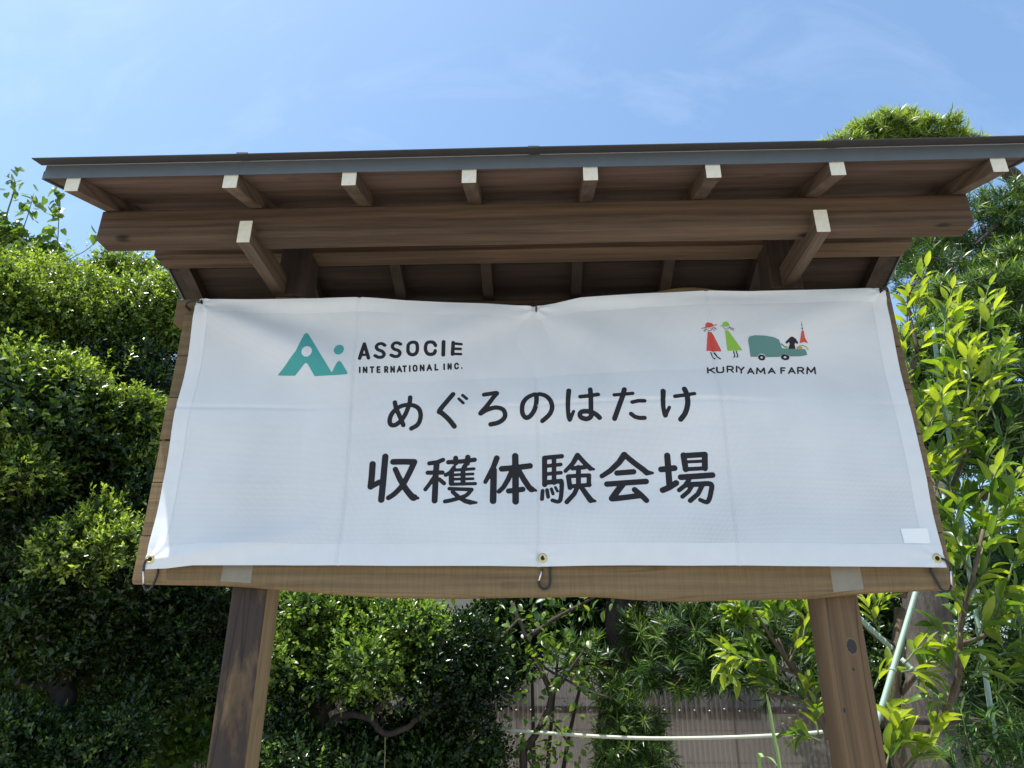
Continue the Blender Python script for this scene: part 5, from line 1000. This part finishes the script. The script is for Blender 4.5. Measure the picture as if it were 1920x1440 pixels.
# ---------------------------------------------------------------- garden stakes and lines
M['stake'] = plain('pale_green_plastic', (.26, .37, .31), .5, var=.15, scale=25)
def stake(a, c, r, label):
    a, c = np.array(a), np.array(c); n = 14; P = [a+(c-a)*i/(n-1) for i in range(n)]
    rt = root('garden_stake', tuple(a), label, 'stake', 'pale green stakes tied into the citrus tree')
    MB().tube(P, r, 10).build('pole', M['stake'], rt, smooth=True)
    mb = MB()
    for i in range(1, n-1, 2): mb.tube([P[i]-(c-a)/np.linalg.norm(c-a)*.004, P[i]+(c-a)/np.linalg.norm(c-a)*.004], r*1.14, 10)
    mb.build('joint_rings', M['stake'], rt, smooth=True)
    torus_b = MB().tube([c-(c-a)/np.linalg.norm(c-a)*.002, c+(c-a)/np.linalg.norm(c-a)*.008, c+(c-a)/np.linalg.norm(c-a)*.013], [r*1.1, r*1.05, r*.5], 10); torus_b.build('cap', M['stake'], rt, smooth=True)
a = at(1815, 1440, 1.0)
stake((a[0], a[1], 0), at(1748, 612, .92), .0085, 'upright pale green stake ending among the yellow citrus leaves')
p1, p2 = at(1652, 1330, .80), at(1782, 893, .98)
stake(p1+(p1-p2)*(p1[2]/(p2[2]-p1[2])), p2, .0092, 'slanting pale green stake passing behind the lower corner of the board')
stake(at(1600, 1148, 1.0), at(1668, 1212, 1.05), .0085, 'short pale green stake leaning across behind the grey post')
stake(at(1690, 1235, .95), at(1775, 1320, .9), .0075, 'thin pale green stake crossing the thick grey trunk')
M['hose'] = plain('pale_hose', (.42, .44, .36), .5, var=.08, scale=8)
tag(MB().tube(spline([at(700, 1310, 2.05), at(830, 1352, 2.0), at(950, 1368, 1.98), at(1060, 1377, 1.95), at(1200, 1384, 1.9), at(1350, 1383, 1.85), at(1500, 1376, 1.8), at(1600, 1366, 1.8)], 40), .0078, 8).build('garden_hose', M['hose'], smooth=True), 'pale green hose strung across in front of the corrugated fence', 'hose')
M['string'] = plain('jute_string', (.40, .38, .25), .9)
a = at(790, 1320, 1.9); tag(MB().tube([a, at(788, 1360, 1.9), at(787, 1400, 1.9)], .004, 6).build('twisted_rope', M['string'], smooth=True), 'yellow-green twisted rope hanging from the clipped tree limb', 'rope')
tag(MB().tube([at(722, 1378, 1.7), at(722, 1410, 1.7), at(720, 1470, 1.7)], .0018, 5).build('string', M['string'], smooth=True), 'thin string tied down from the fork of the crooked limb', 'string')

# ---------------------------------------------------------------- corrugated fence and the house behind
m, t, b = newmat('smoked_polycarbonate'); lk = t.links.new
b.inputs['Base Color'].default_value = (.25, .225, .205, 1); b.inputs['Roughness'].default_value = .25
tr = N(t, 'ShaderNodeBsdfTransparent'); tr.inputs['Color'].default_value = (.74, .69, .64, 1); tl = N(t, 'ShaderNodeBsdfTranslucent'); tl.inputs['Color'].default_value = (.40, .35, .31, 1)
m1 = N(t, 'ShaderNodeMixShader'); m1.inputs['Fac'].default_value = .45; m2 = N(t, 'ShaderNodeMixShader'); m2.inputs['Fac'].default_value = .38
lk(b.outputs['BSDF'], m1.inputs[1]); lk(tl.outputs['BSDF'], m1.inputs[2]); lk(m1.outputs[0], m2.inputs[1]); lk(tr.outputs['BSDF'], m2.inputs[2]); lk(m2.outputs[0], t.nodes['Material Output'].inputs['Surface'])
M['poly'] = m
YFN = 3.4
M['rail'] = plain('red_brown_rail', (.13, .085, .072), .6, var=.2, scale=12)
fence = root('corrugated_fence', (0, YFN, 0), 'smoked brown corrugated plastic fence with dark rails behind the shrubs', 'fence')
zrail = at(1400, 1332, YFN)[2]
xs0, xs1, nsh = -3.6, 3.3, 10; wsh = (xs1-xs0)/nsh
pitch = .0318; npt = int(round(wsh/pitch))*8+1
for i in range(nsh):
    xs = np.linspace(xs0+i*wsh, xs0+(i+1)*wsh+.02, npt); y = YFN-.008-.0075*np.cos((xs-xs0)*2*math.pi/pitch)+(.0015 if i % 2 else 0); V_ = []
    zt = zrail+.22
    for z in (.04, zt): V_ += [(q, w, z) for q, w in zip(xs, y)]
    MB().add(V_, [(k, k+1, npt+k+1, npt+k) for k in range(npt-1)]).build('corrugated_sheet', M['poly'], fence, smooth=True)
for z in (zrail, .45): MB().box((xs0, YFN+.008, z-.022), (xs1, YFN+.05, z+.022)).build('rail', M['rail'], fence, bevel=.003)
for x in np.arange(xs0+.3, xs1, 1.35): MB().box((x-.035, YFN+.051, -.05), (x+.035, YFN+.12, zrail+.16)).build('fence_post', M['rail'], fence, bevel=.004)
M['screw'] = plain('screw_cap', (.6, .58, .56), .35, metal=.6)
proto = None
for x in np.arange(xs0+pitch/2, xs1, pitch*3):
    if proto is None:
        mb = MB().tube([(x, YFN-.018, zrail), (x, YFN-.0125, zrail), (x, YFN-.004, zrail)], [.0035, .006, .006], 8); proto = mb.build('screw', M['screw'], fence, smooth=True); px0 = x; loc0 = proto.location.copy()
    else:
        o = proto.copy(); COL.objects.link(o); o.parent = fence; o.location = loc0+Vector((x-px0, 0, rng.normal()*.003))
M['wall'] = plain('beige_render', (.52, .46, .38), .9, var=.10, scale=9, bump=.2); M['rooft'] = plain('roof_tile', (.10, .105, .115), .6, var=.2, scale=8)
M['trimm'] = plain('window_frame', (.35, .34, .33), .4); M['glass'] = plain('dark_glass', (.03, .035, .04), .08, spec=.8); M['siding'] = plain('beige_siding', (.56, .49, .41), .8, var=.08, scale=6)
HY = 6.6; hx0, hx1 = at(640, 1200, HY)[0], at(1600, 1200, HY)[0]; hz = at(960, 1075, HY)[2]
house = root('house', ((hx0+hx1)/2, HY+2, 0), 'low beige house standing behind the corrugated fence', 'house')
MB().box((hx0, HY, -.05), (hx1, HY+4, hz)).build('wall', M['wall'], house)
for k in range(9):
    z = .35+k*.30
    if z+.27 < hz: MB().box((hx0+.02, HY-.018, z), (hx1-.02, HY-.001, z+.292)).build('siding_board', M['siding'], house, bevel=.006)
ym = HY+2; mb = MB(); mb.add([(hx0-.35, HY-.45, hz+.003), (hx1+.35, HY-.45, hz+.003), (hx1+.35, HY+4.45, hz+.003), (hx0-.35, HY+4.45, hz+.003), (hx0-.35, HY-.45, hz+.10), (hx1+.35, HY-.45, hz+.10), (hx1+.35, HY+4.45, hz+.10), (hx0-.35, HY+4.45, hz+.10), (hx0+1.2, ym, hz+.75), (hx1-1.2, ym, hz+.75)],
    [(0, 3, 2, 1), (0, 1, 5, 4), (1, 2, 6, 5), (2, 3, 7, 6), (3, 0, 4, 7), (4, 5, 9, 8), (5, 6, 9), (6, 7, 8, 9), (7, 4, 8)]); mb.build('roof', M['rooft'], house)
for xc in (hx0+(hx1-hx0)*.27, hx0+(hx1-hx0)*.70):
    w_ = MB().box((xc-.62, HY-.05, 1.0), (xc+.62, HY-.019, 1.98)).build('window', M['trimm'], house, bevel=.004)
    for sgn in (-1, 1): MB().box((xc+sgn*.30-.27, HY-.056, 1.05), (xc+sgn*.30+.27, HY-.0505, 1.93)).build('pane', M['glass'], w_)
